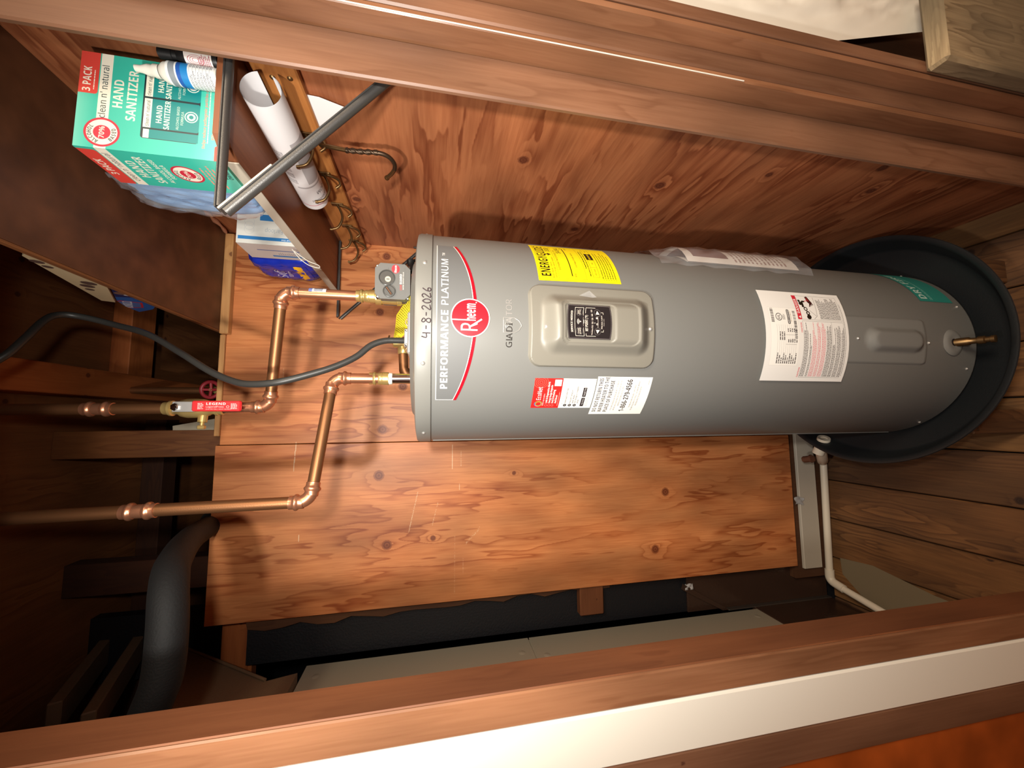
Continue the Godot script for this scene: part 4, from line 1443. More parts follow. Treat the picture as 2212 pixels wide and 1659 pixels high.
	pipe(t, F + dd * 0.026, G - dd * 0.026, M.copper_dull)
	elbow(t, F, G, H)
	pipe(t, G + Vector3(0, 0.026, 0), H, M.copper_dull)
	coupling(t, Vector3(-0.3885, 2.064, 0.0785), (H - G).normalized())
	# white tape on the nipple thread
	st = mb()
	lathe(st, [V(0.0136, 1.583), V(0.0150, 1.585), V(0.0150, 1.592), V(0.0136, 1.594)], Transform3D(Basis(), Vector3(-0.1018, 0, 0)), 18)
	obj("thread_tape", st, M.white, t)
	# relief valve with tag and discharge pipe
	t = thing("relief_valve", "brass relief valve with a yellow paper tag behind the cable on the heater top", "valve", Vector3(0.0, 1.53, -0.11))
	st = mb()
	lathe(st, [V(0.012, 1.532), V(0.012, 1.546), V(0.017, 1.548), V(0.017, 1.566), V(0.0145, 1.570), V(0.0145, 1.592), V(0.010, 1.595), V(0.004, 1.597), V(0.004, 1.602), V(0, 1.602)], Transform3D(Basis(), Vector3(0.012, 0, -0.10)), 20)
	lathe(st, [V(0.013, 0.012), V(0.016, 0.014), V(0.016, 0.030), V(0.0135, 0.034)], at_axis(Vector3(0.012, 1.566, -0.10), Vector3(-1, -0.05, 0.1)), 20)
	obj("body", st, M.brass, t)
	st = mb()
	tube(st, smooth([Vector3(0.012, 1.601, -0.10), Vector3(0.02, 1.606, -0.095), Vector3(0.030, 1.603, -0.09)], 4), 0.0022, 8)
	obj("test_lever", st, M.bronze, t)
	st = mb()
	tube(st, [Vector3(-0.02, 1.566, -0.098), Vector3(-0.066, 1.563, -0.095)], 0.0128, 16)
	tube(st, corner(Vector3(-0.04, 1.563, -0.095), Vector3(-0.082, 1.561, -0.094), Vector3(-0.086, 1.50, -0.094), 0.02), 0.0145, 16)
	obj("discharge_pipe", st, M.copper_dull, t)
	p = Print.new(300, 500, rgb8(214, 196, 40))
	var tg := rgb8(130, 112, 20)
	p.text("CAUTION", 150, 70, 54, tg, true, 1)
	p.fine(20, 100, 260, 380, 22, tg, 0.2, 0.4)
	st = mb()
	var fr := [[Vector3(0.018, 1.592, -0.082), Vector3(0.012, 1.580, -0.078)], [Vector3(0.046, 1.585, -0.06), Vector3(0.026, 1.560, -0.055)], [Vector3(0.075, 1.580, -0.035), Vector3(0.044, 1.548, -0.03)], [Vector3(0.096, 1.560, -0.005), Vector3(0.066, 1.538, 0.0)], [Vector3(0.118, 1.541, 0.02), Vector3(0.090, 1.5385, 0.03)]]
	grid(st, 8, 16, func(u, v):
		var k := mini(int(v * 4.0), 3)
		var w: float = v * 4.0 - k
		var a: Vector3 = (fr[k][0] as Vector3).lerp(fr[k + 1][0], w)
		var b: Vector3 = (fr[k][1] as Vector3).lerp(fr[k + 1][1], w)
		return a.lerp(b, u) + Vector3(0, 0, 0.008 * sin(PI * u)))
	obj("paper_tag", st, printed(p, 0.7), t, "yellow printed paper tag")
	# cable up into the roof space
	st = mb()
	tube(st, smooth([Vector3(-0.012, 1.541, 0.052), Vector3(-0.014, 1.566, 0.058), Vector3(-0.017, 1.597, 0.064), Vector3(-0.031, 1.627, 0.072), Vector3(-0.059, 1.655, 0.082), Vector3(-0.082, 1.691, 0.093), Vector3(-0.102, 1.736, 0.105), Vector3(-0.124, 1.805, 0.115), Vector3(-0.128, 1.867, 0.1), Vector3(-0.119, 1.912, 0.08), Vector3(-0.094, 1.972, 0.05), Vector3(-0.048, 2.057, 0.0), Vector3(0.003, 2.156, -0.05), Vector3(0.034, 2.259, -0.1), Vector3(0.051, 2.327, -0.1), Vector3(0.050, 2.358, -0.08), Vector3(0.028, 2.363, -0.05), Vector3(-0.029, 2.355, 0.0), Vector3(-0.074, 2.364, 0.03), Vector3(-0.12, 2.42, 0.05), Vector3(-0.15, 2.62, 0.06)], 5), 0.0074, 14)
	tag(obj("power_cable", st, M.cable), "thick black power cable curving from the heater top up past the copper pipe", "cable")

func build_valve_box():
	var t := thing("valve_box", "grey motor valve box with two round dials on the right-hand copper pipe", "valve", Vector3(0.13, 1.55, 0.0))
	# front face outline (cut corners) in the xy plane, turned a little to the left
	var xf := Transform3D(Basis(Vector3.UP, deg_to_rad(-4.0)), Vector3(0.142, 1.5835, 0.012))
	var hw := 0.045
	var hh := 0.0425
	var cut := 0.013
	var poly := PackedVector2Array([Vector2(-hw, -hh + cut), Vector2(-hw + cut, -hh), Vector2(hw - cut, -hh), Vector2(hw, -hh + cut), Vector2(hw, hh - cut), Vector2(hw - cut, hh), Vector2(-hw + cut, hh), Vector2(-hw, hh - cut)])
	var st := mb()
	prism(st, poly, -0.045, 0.030, xf)
	obj("housing", st, mat(rgb8(104, 103, 100), 0.42), t)
	st = mb()
	var low := PackedVector2Array([Vector2(-hw + 0.002, -hh + 0.002), Vector2(hw - 0.002, -hh + 0.002), Vector2(hw - 0.002, hh - 0.002), Vector2(-hw + 0.002, hh - 0.002)])
	prism(st, low, -0.044, 0.020, xf)
	obj("housing_base", st, mat(rgb8(96, 95, 92), 0.45), t)
	for q in [[-hw + 0.006, -hh + 0.006], [hw - 0.006, -hh + 0.006], [hw - 0.006, hh - 0.006], [-hw + 0.006, hh - 0.006]]:
		obj("corner_screw", screw_head(xf * Vector3(q[0], q[1], 0.0205), xf.basis.z, 0.0038), M.chrome, t)
	var p := Print.new(360, 340, rgb8(104, 103, 100))
	p.circle(312, 206, 46, rgb8(204, 40, 52))
	p.text("Rheem", 312, 220, 38, rgb8(240, 235, 230), true, 1, 0.62)
	p.text("LEAK", 90, 280, 34, rgb8(190, 60, 60), true, 0, 0.72)
	p.text("GUARD", 152, 280, 36, rgb8(235, 230, 225), true, 0, 0.9)
	p.text("WATER SHUTOFF VALVE", 96, 302, 17, rgb8(215, 210, 205), true)
	p.text("OPEN", 165, 40, 15, rgb8(70, 70, 70), false, 1)
	p.fine(40, 70, 40, 40, 12, rgb8(80, 80, 80), 0.2)
	p.text("CLOSE", 300, 130, 15, rgb8(70, 70, 70), false, 1)
	st = mb()
	var q4 := []
	for e in [[-hw + 0.002, hh - 0.013], [hw - 0.002, hh - 0.013], [hw - 0.002, -hh + 0.013], [-hw + 0.002, -hh + 0.013]]:
		q4.append(xf * Vector3(e[0], e[1], 0.0304))
	var zn := xf.basis.z
	quad(st, q4, [zn, zn, zn, zn], [Vector2(0, 0.1), Vector2(1, 0.1), Vector2(1, 0.92), Vector2(0, 0.92)])
	obj("face_print", st, printed(p, 0.42), t)
	# window dial
	st = mb()
	lathe(st, [V(0.0195, 0.0), V(0.0195, 0.0035), V(0.0180, 0.0042), V(0.0168, 0.0012), V(0, 0.0012)], at_axis(xf * Vector3(0.008, 0.014, 0.0304), zn), 30)
	var dl := obj("position_window", st, mat(rgb8(84, 83, 80), 0.22), t)
	st = mb()
	lathe(st, [V(0, 0.0), V(0.0072, 0.0), V(0.0072, 0.0024), V(0, 0.0024)], at_axis(xf * Vector3(0.004, 0.011, 0.0317), zn), 24)
	obj("indicator", st, M.white_dirty, dl)
	st = mb()
	box(st, Transform3D(xf.basis, xf * Vector3(0.004, 0.011, 0.0343)), Vector3(0.0016, 0.0075, 0.0006), 0.0)
	obj("indicator_mark", st, M.rubber, dl)
	# knob
	st = mb()
	lathe(st, [V(0.0150, 0.0), V(0.0150, 0.006), V(0.0132, 0.0068), V(0.0132, 0.003), V(0, 0.003)], at_axis(xf * Vector3(-0.0262, 0.008, 0.0304), zn), 28)
	var kn := obj("knob_ring", st, mat(rgb8(84, 83, 80), 0.35), t)
	st = mb()
	box(st, Transform3D(xf.basis * Basis(Vector3.BACK, deg_to_rad(35)), xf * Vector3(-0.0262, 0.008, 0.0364)), Vector3(0.023, 0.005, 0.007), 0.001)
	obj("knob_grip", st, M.chrome, kn)
	# brass body behind, between nipple and pipe
	st = mb()
	lathe(st, [V(0.0165, 1.563), V(0.019, 1.566), V(0.019, 1.575), V(0.0165, 1.577), V(0.0165, 1.612), V(0.019, 1.614), V(0.019, 1.628), V(0.0165, 1.630)], Transform3D(Basis(), Vector3(0.1080, 0, 0.002)), 8)
	obj("brass_body", st, M.brass, t)
	# lead with its plug, from the box down behind the cap
	st = mb()
	tube(st, smooth([Vector3(0.183, 1.548, 0.01), Vector3(0.192, 1.5435, 0.0), Vector3(0.212, 1.545, -0.01), Vector3(0.228, 1.536, -0.03), Vector3(0.236, 1.522, -0.05), Vector3(0.24, 1.50, -0.12)], 5), 0.0042, 10)
	var ld := obj("lead", st, M.rubber, t)
	st = mb()
	lathe(st, [V(0.005, -0.014), V(0.0095, -0.012), V(0.0095, 0.0), V(0.0085, 0.002), V(0.0085, 0.016), V(0.0100, 0.018), V(0.0100, 0.026), V(0.005, 0.028)], at_axis(Vector3(0.193, 1.5435, 0.0), Vector3(1, 0.02, -0.35)), 16)
	obj("plug", st, M.rubber, ld)

# ------------------------------------------------------------------ shelves, brackets, hooks
func bracket(label: String, z: float, xw: float, y: float, reach: float, drop: float, width: float, bare: float) -> Node3D:
	var t := thing("shelf_bracket", label, "bracket", Vector3(xw, y, z), "shelf brackets")
	var xe := xw - reach
	var st := mb()
	# arm: flat strap with a rolled rib underneath
	bx(xe, xw, y - 0.0015, y + 0.0015, z - width * 0.5, z + width * 0.5, 0.001, 0, Vector2.ZERO, st)
	tube(st, [Vector3(xe + 0.003, y - 0.003, z + 0.001), Vector3(xw, y - 0.003, z + 0.001)], width * 0.36, 12)
	obj("arm", st, M.iron, t)
	st = mb()
	var a := Vector3(xe - 0.004, y - 0.006, z)
	var b := Vector3(xw, y - drop, z)
	var d := (b - a).normalized()
	var n := Vector3(-d.y, d.x, 0)
	var xf := Transform3D(Basis(d, n, Vector3(0, 0, 1)), (a + b) * 0.5)
	box(st, xf, Vector3(a.distance_to(b), 0.0025, width), 0.001)
	tube(st, [a - n * 0.004 + d * 0.004, b - n * 0.004], width * 0.42, 12)
	obj("brace", st, M.iron, t)
	if bare > 0.0:
		st = mb()
		box(st, Transform3D(xf.basis, a + d * bare * 0.5 + n * 0.002 + Vector3(0, 0, 0.0002)), Vector3(bare, 0.0035, width * 1.04), 0.001)
		obj("paint_patch", st, M.white_dirty, t, "patch of old cream paint")
	st = mb()
	bx(xw - 0.004, xw, y - drop - 0.02, y - (0.0 if bare > 0.0 else drop - 0.03), z - width * 0.5, z + width * 0.5, 0.001, 1, Vector2.ZERO, st)
	obj("wall_leg", st, M.iron, t)
	return t

func coat_hook(t: Node3D, z: float, y: float, mtl: Material):
	var h := Node3D.new()
	h.name = "coat_hook"
	t.add_child(h, true)
	h.position = Vector3.ZERO
	var st := mb()
	bx(0.4095, 0.4130, y - 0.016, y + 0.016, z - 0.008, z + 0.008, 0.0012, 1, Vector2.ZERO, st)
	obj("plate", st, mtl, h)
	st = mb()
	tube(st, smooth([Vector3(0.411, y + 0.002, z), Vector3(0.396, y - 0.008, z + 0.002), Vector3(0.370, y - 0.016, z + 0.004), Vector3(0.344, y - 0.006, z + 0.002), Vector3(0.336, y + 0.012, z)], 5), 0.0032, 10)
	lathe(st, [V(0, -0.004), V(0.004, -0.003), V(0.004, 0.003), V(0, 0.004)], Transform3D(Basis(), Vector3(0.336, y + 0.013, z)), 10)
	obj("upper_prong", st, mtl, h)
	st = mb()
	tube(st, smooth([Vector3(0.411, y - 0.006, z), Vector3(0.406, y - 0.022, z), Vector3(0.398, y - 0.036, z + 0.002), Vector3(0.386, y - 0.040, z + 0.002), Vector3(0.377, y - 0.030, z)], 5), 0.0031, 10)
	obj("lower_prong", st, mtl, h)

func build_shelves():
	# upper shelf, a brown board with a pale front edge
	var t := thing("upper_shelf", "large brown shelf board spanning the closet high above the white-edged shelf", "shelf", Vector3(0.26, 2.168, 0.0))
	obj("board", bx(0.0905, 0.43, 2.168, 2.180, -0.40, 0.345, 0.001, 2), M.hardboard, t)
	obj("edge_strip", bx(0.0855, 0.0903, 2.1675, 2.1805, -0.40, 0.345, 0.0008, 2, Vector2(0.3, 0.2)), M.pine_dark, t)
	var bead := mb()
	tube(bead, smooth([Vector3(0.428, 2.165, -0.20), Vector3(0.426, 2.160, -0.25), Vector3(0.427, 2.164, -0.29), Vector3(0.421, 2.158, -0.33), Vector3(0.418, 2.163, -0.372)], 4), [0.003, 0.006, 0.008, 0.005, 0.007, 0.010, 0.007, 0.004, 0.006, 0.009, 0.007, 0.005, 0.004, 0.006, 0.007, 0.005, 0.003], 7)
	obj("filler_bead", bead, mat(rgb8(176, 120, 92), 0.35), t, "lumpy bead of hardened filler")
	# lower shelf
	t = thing("lower_shelf", "brown wooden shelf with a chipped white edge carrying the teal box", "shelf", Vector3(0.33, 1.816, -0.02))
	var poly := PackedVector2Array([Vector2(0.252, -0.385), Vector2(0.4295, -0.385), Vector2(0.4295, 0.345), Vector2(0.262, 0.345), Vector2(0.250, 0.330), Vector2(0.2425, 0.305)])
	var st := mb()
	prism(st, poly, -1.838, -1.8165, Transform3D(Basis(Vector3(1, 0, 0), Vector3(0, 0, 1), Vector3(0, -1, 0)), Vector3.ZERO), 1.0)
	obj("board", st, tinted(M.jamb, Color(0.95, 0.78, 0.66), 0.5), t)
	st = mb()
	var e0 := Vector3(0.2405, 1.8275, 0.304)
	var e1 := Vector3(0.2505, 1.8275, -0.386)
	var dz := (e1 - e0)
	box(st, Transform3D(Basis(Vector3.UP, atan2(-dz.x, -dz.z)), (e0 + e1) * 0.5), Vector3(0.0025, 0.0225, dz.length()), 0.0008)
	obj("edge_paint", st, M.white_dirty, t, "worn off-white front edge")
	bracket("front grey steel shelf bracket with a patch of cream paint on its diagonal brace", 0.3535, 0.428, 1.8185, 0.300, 0.275, 0.020, 0.11)
	bracket("rear dark shelf bracket against the plywood back wall behind the copper pipe", -0.386, 0.4285, 1.8135, 0.278, 0.285, 0.011, 0.0)
	# rail with coat hooks
	t = thing("hook_rail", "wooden rail with bronze coat hooks under the lower shelf on the right wall", "coat rack", Vector3(0.42, 1.76, -0.05))
	obj("rail", bx(0.4135, 0.4295, 1.726, 1.802, -0.392, 0.335, 0.003, 2, Vector2(0.1, 0.3)), tinted(M.pine, Color(0.86, 0.76, 0.66), 0.5), t)
	for q in [[0.305, 1.742], [0.302, 1.772]]:
		obj("rail_screw", screw_head(Vector3(0.4133, q[1], q[0]), Vector3(-1, 0, 0), 0.004), M.bronze, t)
	for z in [0.165, 0.030, -0.110, -0.235, -0.340]:
		coat_hook(t, z, 1.757, M.bronze)
	# the long twisted hook that hangs lower
	var h := thing("long_hook", "long dark twisted metal hook hanging from the coat rail", "hook", Vector3(0.405, 1.74, 0.19))
	st = mb()
	tube(st, smooth([Vector3(0.412, 1.735, 0.150), Vector3(0.396, 1.728, 0.160), Vector3(0.385, 1.705, 0.172), Vector3(0.378, 1.672, 0.178)], 6), 0.0046, 12)
	obj("shank", st, M.bronze, h)
	st = mb()
	var c := smooth([Vector3(0.378, 1.672, 0.178), Vector3(0.377, 1.64, 0.181), Vector3(0.377, 1.604, 0.184), Vector3(0.376, 1.583, 0.176), Vector3(0.374, 1.573, 0.158), Vector3(0.373, 1.574, 0.140)], 8)
	tube(st, c, 0.0047, 12)
	for w in 2:
		var tw := []
		for i in 17:
			var an := i * 0.9 + w * PI
			tw.append((c[i] as Vector3) + Vector3(cos(an) * 0.0030, 0, sin(an) * 0.0030))
		tube(st, tw, 0.0032, 8)
	obj("twisted_bend", st, M.bronze_dark, h)
	st = mb()
	tube(st, smooth([Vector3(0.373, 1.574, 0.140), Vector3(0.372, 1.582, 0.124), Vector3(0.371, 1.594, 0.108)], 5), 0.0046, 12)
	lathe(st, [V(0, 0), V(0.0058, 0.001), V(0.0058, 0.005), V(0, 0.007)], at_axis(Vector3(0.371, 1.593, 0.109), Vector3(0, 0.6, -0.8)), 12)
	obj("tip", st, M.bronze, h)
	# white card tucked behind the rail
	st = mb()
	var cp := PackedVector2Array([Vector2(0.262, 1.730), Vector2(0.2605, 1.706), Vector2(0.243, 1.659), Vector2(0.202, 1.680), Vector2(0.165, 1.722), Vector2(0.160, 1.735)])
	prism(st, cp, 0.4215, 0.4235, Transform3D(Basis(Vector3(0, 0, 1), Vector3(0, 1, 0), Vector3(1, 0, 0)), Vector3.ZERO))
	tag(obj("white_card", st, M.paper), "blank white card tucked behind the coat rail on the right wall", "card")
	# rolled manual lying along the hooks
	st = mb()
	var pa := Vector3(0.366, 1.7785, 0.326)
	var pb := Vector3(0.370, 1.7875, -0.010)
	var ax := (pb - pa).normalized()
	var e := Vector3.UP
	e = (e - ax * e.dot(ax)).normalized()
	var f := ax.cross(e)
	var pr := Print.new(600, 900, rgb8(226, 224, 226), 1.0)
	var gy := rgb8(172, 168, 170)
	var bk := rgb8(60, 56, 66)
	pr.rect(40, 260, 190, 360, gy)
	pr.rect(0, 640, 320, 14, gy)
	pr.text("MODELS", 120, 712, 44, bk, false, 1, 1.0, PI)
	pr.fine(60, 790, 220, 20, 11, bk, 0.1)
	pr.rect(0, 850, 600, 5, rgb8(200, 70, 100))
	for k in 2:
		pr.poly(PackedVector2Array([Vector2(262, 330 + k * 60), Vector2(262, 362 + k * 60), Vector2(290, 346 + k * 60)]), bk)
	for k in 5:
		pr.fine(300, 320 + k * 62, 130, 44, 9, rgb8(110, 106, 112), 0.3)
	for q in [[0.0325, false], [0.0315, true]]:
		grid(st, 40, 6, func(u, v):
			var an: float = u * TAU * 0.88 + 2.1
			return pa.lerp(pb, v) + (e * cos(an) + f * sin(an)) * (q[0] + 0.0012 * u), q[1])
	var r := obj("rolled_manual", st, printed(pr, 0.7))
	(r.material_override as StandardMaterial3D).cull_mode = BaseMaterial3D.CULL_DISABLED
	tag(r, "rolled white printed paper resting on the coat hooks under the lower shelf", "paper roll")

func face(st: SurfaceTool, a: Vector3, b: Vector3, c: Vector3, d: Vector3):     # top-left, top-right, bottom-right, bottom-left
	var n := (d - a).cross(b - a).normalized()
	quad(st, [a, b, c, d], [n, n, n, n], [Vector2(0, 0), Vector2(1, 0), Vector2(1, 1), Vector2(0, 1)])

func badge(p: Print, x: float, y: float, r: float, red: Color, cream: Color):
	p.circle(x, y, r, red)
	p.circle(x, y, r * 0.86, cream)
	p.circle(x, y, r * 0.48, red)
	p.text("70%", x, y + r * 0.15, r * 0.42, cream, true, 1)
	p.arc_text("ALCOHOL", x, y, r * 0.58, PI * 1.12, 0.29, r * 0.33, rgb8(60, 60, 60))
	p.arc_text("BASED", x, y, r * 0.80, PI * 0.74, 0.28, r * 0.33, rgb8(60, 60, 60), false)

func build_shelf_items():
	var teal := rgb8(58, 186, 164)
	var teal2 := rgb8(112, 208, 186)
	var deep := rgb8(22, 132, 130)
	var red := rgb8(216, 70, 60)
	var cream := rgb8(238, 232, 214)
	var dk := rgb8(40, 60, 64)
	# three-pack carton
	var X0 := 0.2345
	var X1 := 0.400
	var Y0 := 1.8385
	var Y1 := 2.050
	var Z0 := 0.214
	var Z1 := 0.311
	var t := thing("sanitizer_carton", "teal hand sanitizer three pack carton at the front of the lower shelf", "box", Vector3(0.317, Y0, 0.262))
	obj("carton", bx(X0, X1, Y0, Y1, Z0, Z1, 0.001), mat(teal, 0.45), t)
	var p := Print.new(660, 850, teal)
	for k in 16:      # the pack's own printed fade at top and bottom edges
		p.rect(0, k * 6, 660, 6, teal2.lerp(teal, k / 16.0))
		p.rect(0, 844 - k * 12, 660, 12, teal2.lerp(teal, k / 16.0))
	p.rrect(370, -20, 300, 126, 18, red)
	p.text("3 PACK", 470, 66, 62, cream, true, 1, 0.85)
	p.fine(400, 80, 150, 16, 12, cream, 0.1)
	p.rect(0, 112, 660, 66, cream)
	p.text("clean n' natural", 396, 160, 54, dk, false, 1, 1.0)
	p.text("HAND", 392, 250, 76, cream, true, 1, 0.95)
	p.text("SANITIZER", 392, 328, 76, cream, true, 1, 0.95)
	badge(p, 112, 150, 100, rgb8(200, 46, 66), cream)
	# window in the carton
	p.rrect(106, 362, 510, 336, 18, rgb8(30, 50, 54))
	p.rect(110, 376, 62, 322, deep)
	p.rect(110, 376, 62, 34, cream)
	for q in [[184, 372], [404, 372]]:
		p.rrect(q[0], q[1], 206, 326, 14, deep)
		p.rect(q[0], q[1], 206, 44, cream)
		p.text("clean n' natural", q[0] + 100, q[1] + 34, 30, dk, false, 1, 0.9)
		p.text("HAND", q[0] + 102, q[1] + 106, 46, cream, true, 1)
		p.text("SANITIZER", q[0] + 102, q[1] + 152, 46, cream, true, 1, 0.9)
		p.text("ALCOHOL BASED", q[0] + 92, q[1] + 206, 22, cream, false, 1)
		p.text("FORMULA", q[0] + 92, q[1] + 232, 22, cream, false, 1)
		p.circle(q[0] + 110, q[1] + 276, 40, cream, 34)
		p.circle(q[0] + 110, q[1] + 276, 26, cream, 14)
	p.text("Helps reduce pathogenic particles on hands", 340, 742, 26, rgb8(226, 120, 110), true, 1, 0.95)
	p.fine(120, 752, 430, 14, 12, cream, 0.1)
	p.text("Kills contaminates and virals", 320, 796, 26, rgb8(226, 120, 110), true, 1, 0.95)
	p.text("Made in USA", 330, 836, 24, rgb8(226, 120, 110), true, 1)
	p.poly(PackedVector2Array([Vector2(0, 850), Vector2(0, 800), Vector2(100, 800), Vector2(136, 850)]), red)
	p.text("Contains", 52, 836, 22, cream, true, 1)
	var st := mb()
	face(st, Vector3(X0, Y1, Z1 + 0.0003), Vector3(X1, Y1, Z1 + 0.0003), Vector3(X1, Y0, Z1 + 0.0003), Vector3(X0, Y0, Z1 + 0.0003))
	obj("front_print", st, printed(p, 0.4), t)
	p = Print.new(400, 850, teal)
	for k in 16:
		p.rect(0, 844 - k * 14, 400, 14, teal2.lerp(teal, k / 16.0))
	p.rrect(0, -20, 380, 126, 18, red)
	p.text("3 PACK", 190, 66, 62, cream, true, 1, 0.85)
	p.rect(0, 112, 400, 66, cream)
	p.text("clean n' natural", 200, 158, 50, dk, false, 1, 0.9)
	p.text("HAND", 200, 262, 76, cream, true, 1, 0.9)
	p.text("SANITIZER", 200, 336, 76, cream, true, 1, 0.8)
	p.text("ALCOHOL BASED", 200, 392, 38, cream, true, 1, 0.9)
	p.text("FORMULA", 200, 430, 38, cream, true, 1, 0.9)
	badge(p, 200, 540, 96, rgb8(200, 46, 66), cream)
	p.fine(60, 656, 280, 90, 26, rgb8(226, 150, 130), 0.3)
	p.text("WOMEN", 250, 800, 40, dk, true, 1, 0.8)
	p.text("OWNED", 250, 834, 40, dk, true, 1, 0.8)
	st = mb()
	face(st, Vector3(X0 - 0.0003, Y1, Z0), Vector3(X0 - 0.0003, Y1, Z1), Vector3(X0 - 0.0003, Y0, Z1), Vector3(X0 - 0.0003, Y0, Z0))
	obj("side_print", st, printed(p, 0.4), t)
	# white bottle with a flip cap, before the carton
	t = thing("white_bottle", "white squeeze bottle with a blue and grey label before the teal carton", "bottle", Vector3(0.372, Y0, 0.329))
	var bo := Transform3D(Basis(), Vector3(0.3680, 0, 0.3290))
	st = mb()
	lathe(st, [V(0, 1.839), V(0.0165, 1.839), V(0.0170, 1.842), V(0.0170, 1.908), V(0.0150, 1.918), V(0.0100, 1.925), V(0.0085, 1.926)], bo, 28)
	obj("bottle", st, M.white, t)
	st = mb()
	lathe(st, [V(0.0100, 1.926), V(0.0100, 1.934), V(0.0085, 1.936), V(0.0085, 1.943), V(0.0055, 1.953), V(0.005, 1.962), V(0, 1.962)], bo, 20)
	obj("cap", st, M.white, t)
	p = Print.new(480, 400, rgb8(238, 238, 236))
	p.rect(0, 20, 480, 50, rgb8(140, 146, 152))
	p.rect(0, 84, 480, 34, rgb8(40, 90, 170))
	p.rect(0, 118, 480, 60, rgb8(40, 130, 196))
	for k in 7:
		p.fine(10, 196 + k * 28, 460, 20, 10, rgb8(90, 92, 100), 0.1)
		p.rect(0, 192 + k * 28, 480, 2, rgb8(120, 122, 130))
	st = mb()
	lathe(st, [V(0.01715, 1.841), V(0.01715, 1.911)], bo, 28)
	var lm := printed(p, 0.4)
	lm.uv1_scale = Vector3(1, -1.0 / 0.070, 1)
	lm.uv1_offset = Vector3(0, 1.911 / 0.070, 0)
	obj("label", st, lm, t)
	# black bottle
	t = thing("black_bottle", "black bottle with a white and red label beside the door frame", "bottle", Vector3(0.407, Y0, 0.36))
	var bb := Transform3D(Basis(), Vector3(0.3955, 0, 0.3360))
	st = mb()
	lathe(st, [V(0, 1.839), V(0.0115, 1.839), V(0.012, 1.842), V(0.012, 1.888), V(0.009, 1.898), V(0.007, 1.9), V(0.007, 1.906), V(0.0082, 1.907), V(0.0082, 1.926), V(0, 1.927)], bb, 24)
	obj("bottle", st, M.rubber, t)
	p = Print.new(480, 300, rgb8(232, 222, 216))
	p.text("PRO", 120, 60, 56, rgb8(150, 30, 60), true, 1)
	p.text("CLEAN", 120, 112, 56, rgb8(150, 30, 60), true, 1)
	for k in 3:
		p.circle(340, 120, 90.0 - k * 26, rgb8(170, 60, 84), 84.0 - k * 26)
	p.fine(20, 150, 440, 130, 20, rgb8(150, 40, 66), 0.2)
	st = mb()
	lathe(st, [V(0.01215, 1.846), V(0.01215, 1.886)], bb, 24)
	lm = printed(p, 0.4)
	lm.uv1_scale = Vector3(2, -1.0 / 0.040, 1)
	lm.texture_repeat = true
	lm.uv1_offset = Vector3(0, 1.886 / 0.040, 0)
	obj("label", st, lm, t)
	# light blue wipes in a clear bag behind the carton
	t = thing("towel_pack", "light blue folded towels in a clear plastic bag behind the teal carton", "towels", Vector3(0.31, Y0, 0.12))
	st = mb()
	pillow(st, Vector3(0.334, 1.962, 0.148), Vector3(0.085, 0.120, 0.060), 0.30, 0.002)
	obj("towels", st, mat(rgb8(122, 166, 214), 0.75, 0.0, 0.05, 18.0), t)
	st = mb()
	pillow(st, Vector3(0.332, 1.968, 0.147), Vector3(0.091, 0.125, 0.064), 0.36, 0.005)
	obj("clear_bag", st, M.film, t)
	st = mb()
	grid(st, 6, 4, func(u, v): return Vector3(0.262 + 0.04 * u + 0.01 * v, 2.090 + 0.020 * v + 0.004 * sin(u * 9.0), 0.165 - 0.03 * u + 0.006 * sin(u * 12.0 + v * 5.0)))
	obj("bag_fold", st, M.film, t)
	# white carton, then a blue bag
	t = thing("white_carton", "white carton with blue bands behind the bag of light blue towels", "carton", Vector3(0.33, Y0, -0.15))
	obj("carton", bx(0.272, 0.405, Y0, 2.005, -0.195, -0.100, 0.0012), mat(rgb8(226, 224, 216), 0.55), t)
	var bl := rgb8(52, 126, 190)
	p = Print.new(480, 600, rgb8(226, 224, 216))
	p.rect(40, 14, 34, 560, bl)
	p.text("For Oral Use", 62, 540, 24, rgb8(230, 235, 240), true, 0, 1.0, -PI / 2)
	p.rect(240, 200, 62, 260, bl)
	p.text("Earloop", 160, 330, 60, rgb8(176, 184, 190), false, 1, 0.8, -PI / 2)
	p.text("50", 160, 480, 44, rgb8(176, 184, 190), false, 1)
	for k in 3:
		p.circle(140 + k * 40, 110, 44, rgb8(206, 208, 206), 41)
	st = mb()
	face(st, Vector3(0.272, 2.005, -0.0996), Vector3(0.405, 2.005, -0.0996), Vector3(0.405, Y0, -0.0996), Vector3(0.272, Y0, -0.0996))
	obj("front_print", st, printed(p, 0.5), t)
	p = Print.new(360, 600, rgb8(206, 200, 196))
	p.rect(60, 230, 36, 330, bl)
	p.rect(210, 130, 16, 430, rgb8(60, 96, 160))
	p.fine(110, 300, 60, 180, 20, rgb8(150, 150, 160), 0.3)
	st = mb()
	face(st, Vector3(0.2716, 2.005, -0.195), Vector3(0.2716, 2.005, -0.100), Vector3(0.2716, Y0, -0.100), Vector3(0.2716, Y0, -0.195))
	obj("side_print", st, printed(p, 0.5), t)
	st = mb()
	tube(st, smooth([Vector3(0.266, 1.868, -0.104), Vector3(0.246, 1.852, -0.112), Vector3(0.233, 1.832, -0.128), Vector3(0.228, 1.806, -0.132), Vector3(0.232, 1.804, -0.122), Vector3(0.238, 1.828, -0.112), Vector3(0.260, 1.862, -0.102)], 5), 0.0012, 6)
	obj("elastic_loop", st, M.white, t, "thin white elastic loop")
	t = thing("blue_bag", "dark blue plastic bag with a yellow stripe at the back of the lower shelf", "bag", Vector3(0.33, Y0, -0.27))
	st = mb()
	pillow(st, Vector3(0.345, 1.9375, -0.282), Vector3(0.083, 0.096, 0.078), 0.42, 0.004)
	obj("bag", st, mat(rgb8(28, 48, 168), 0.25), t)
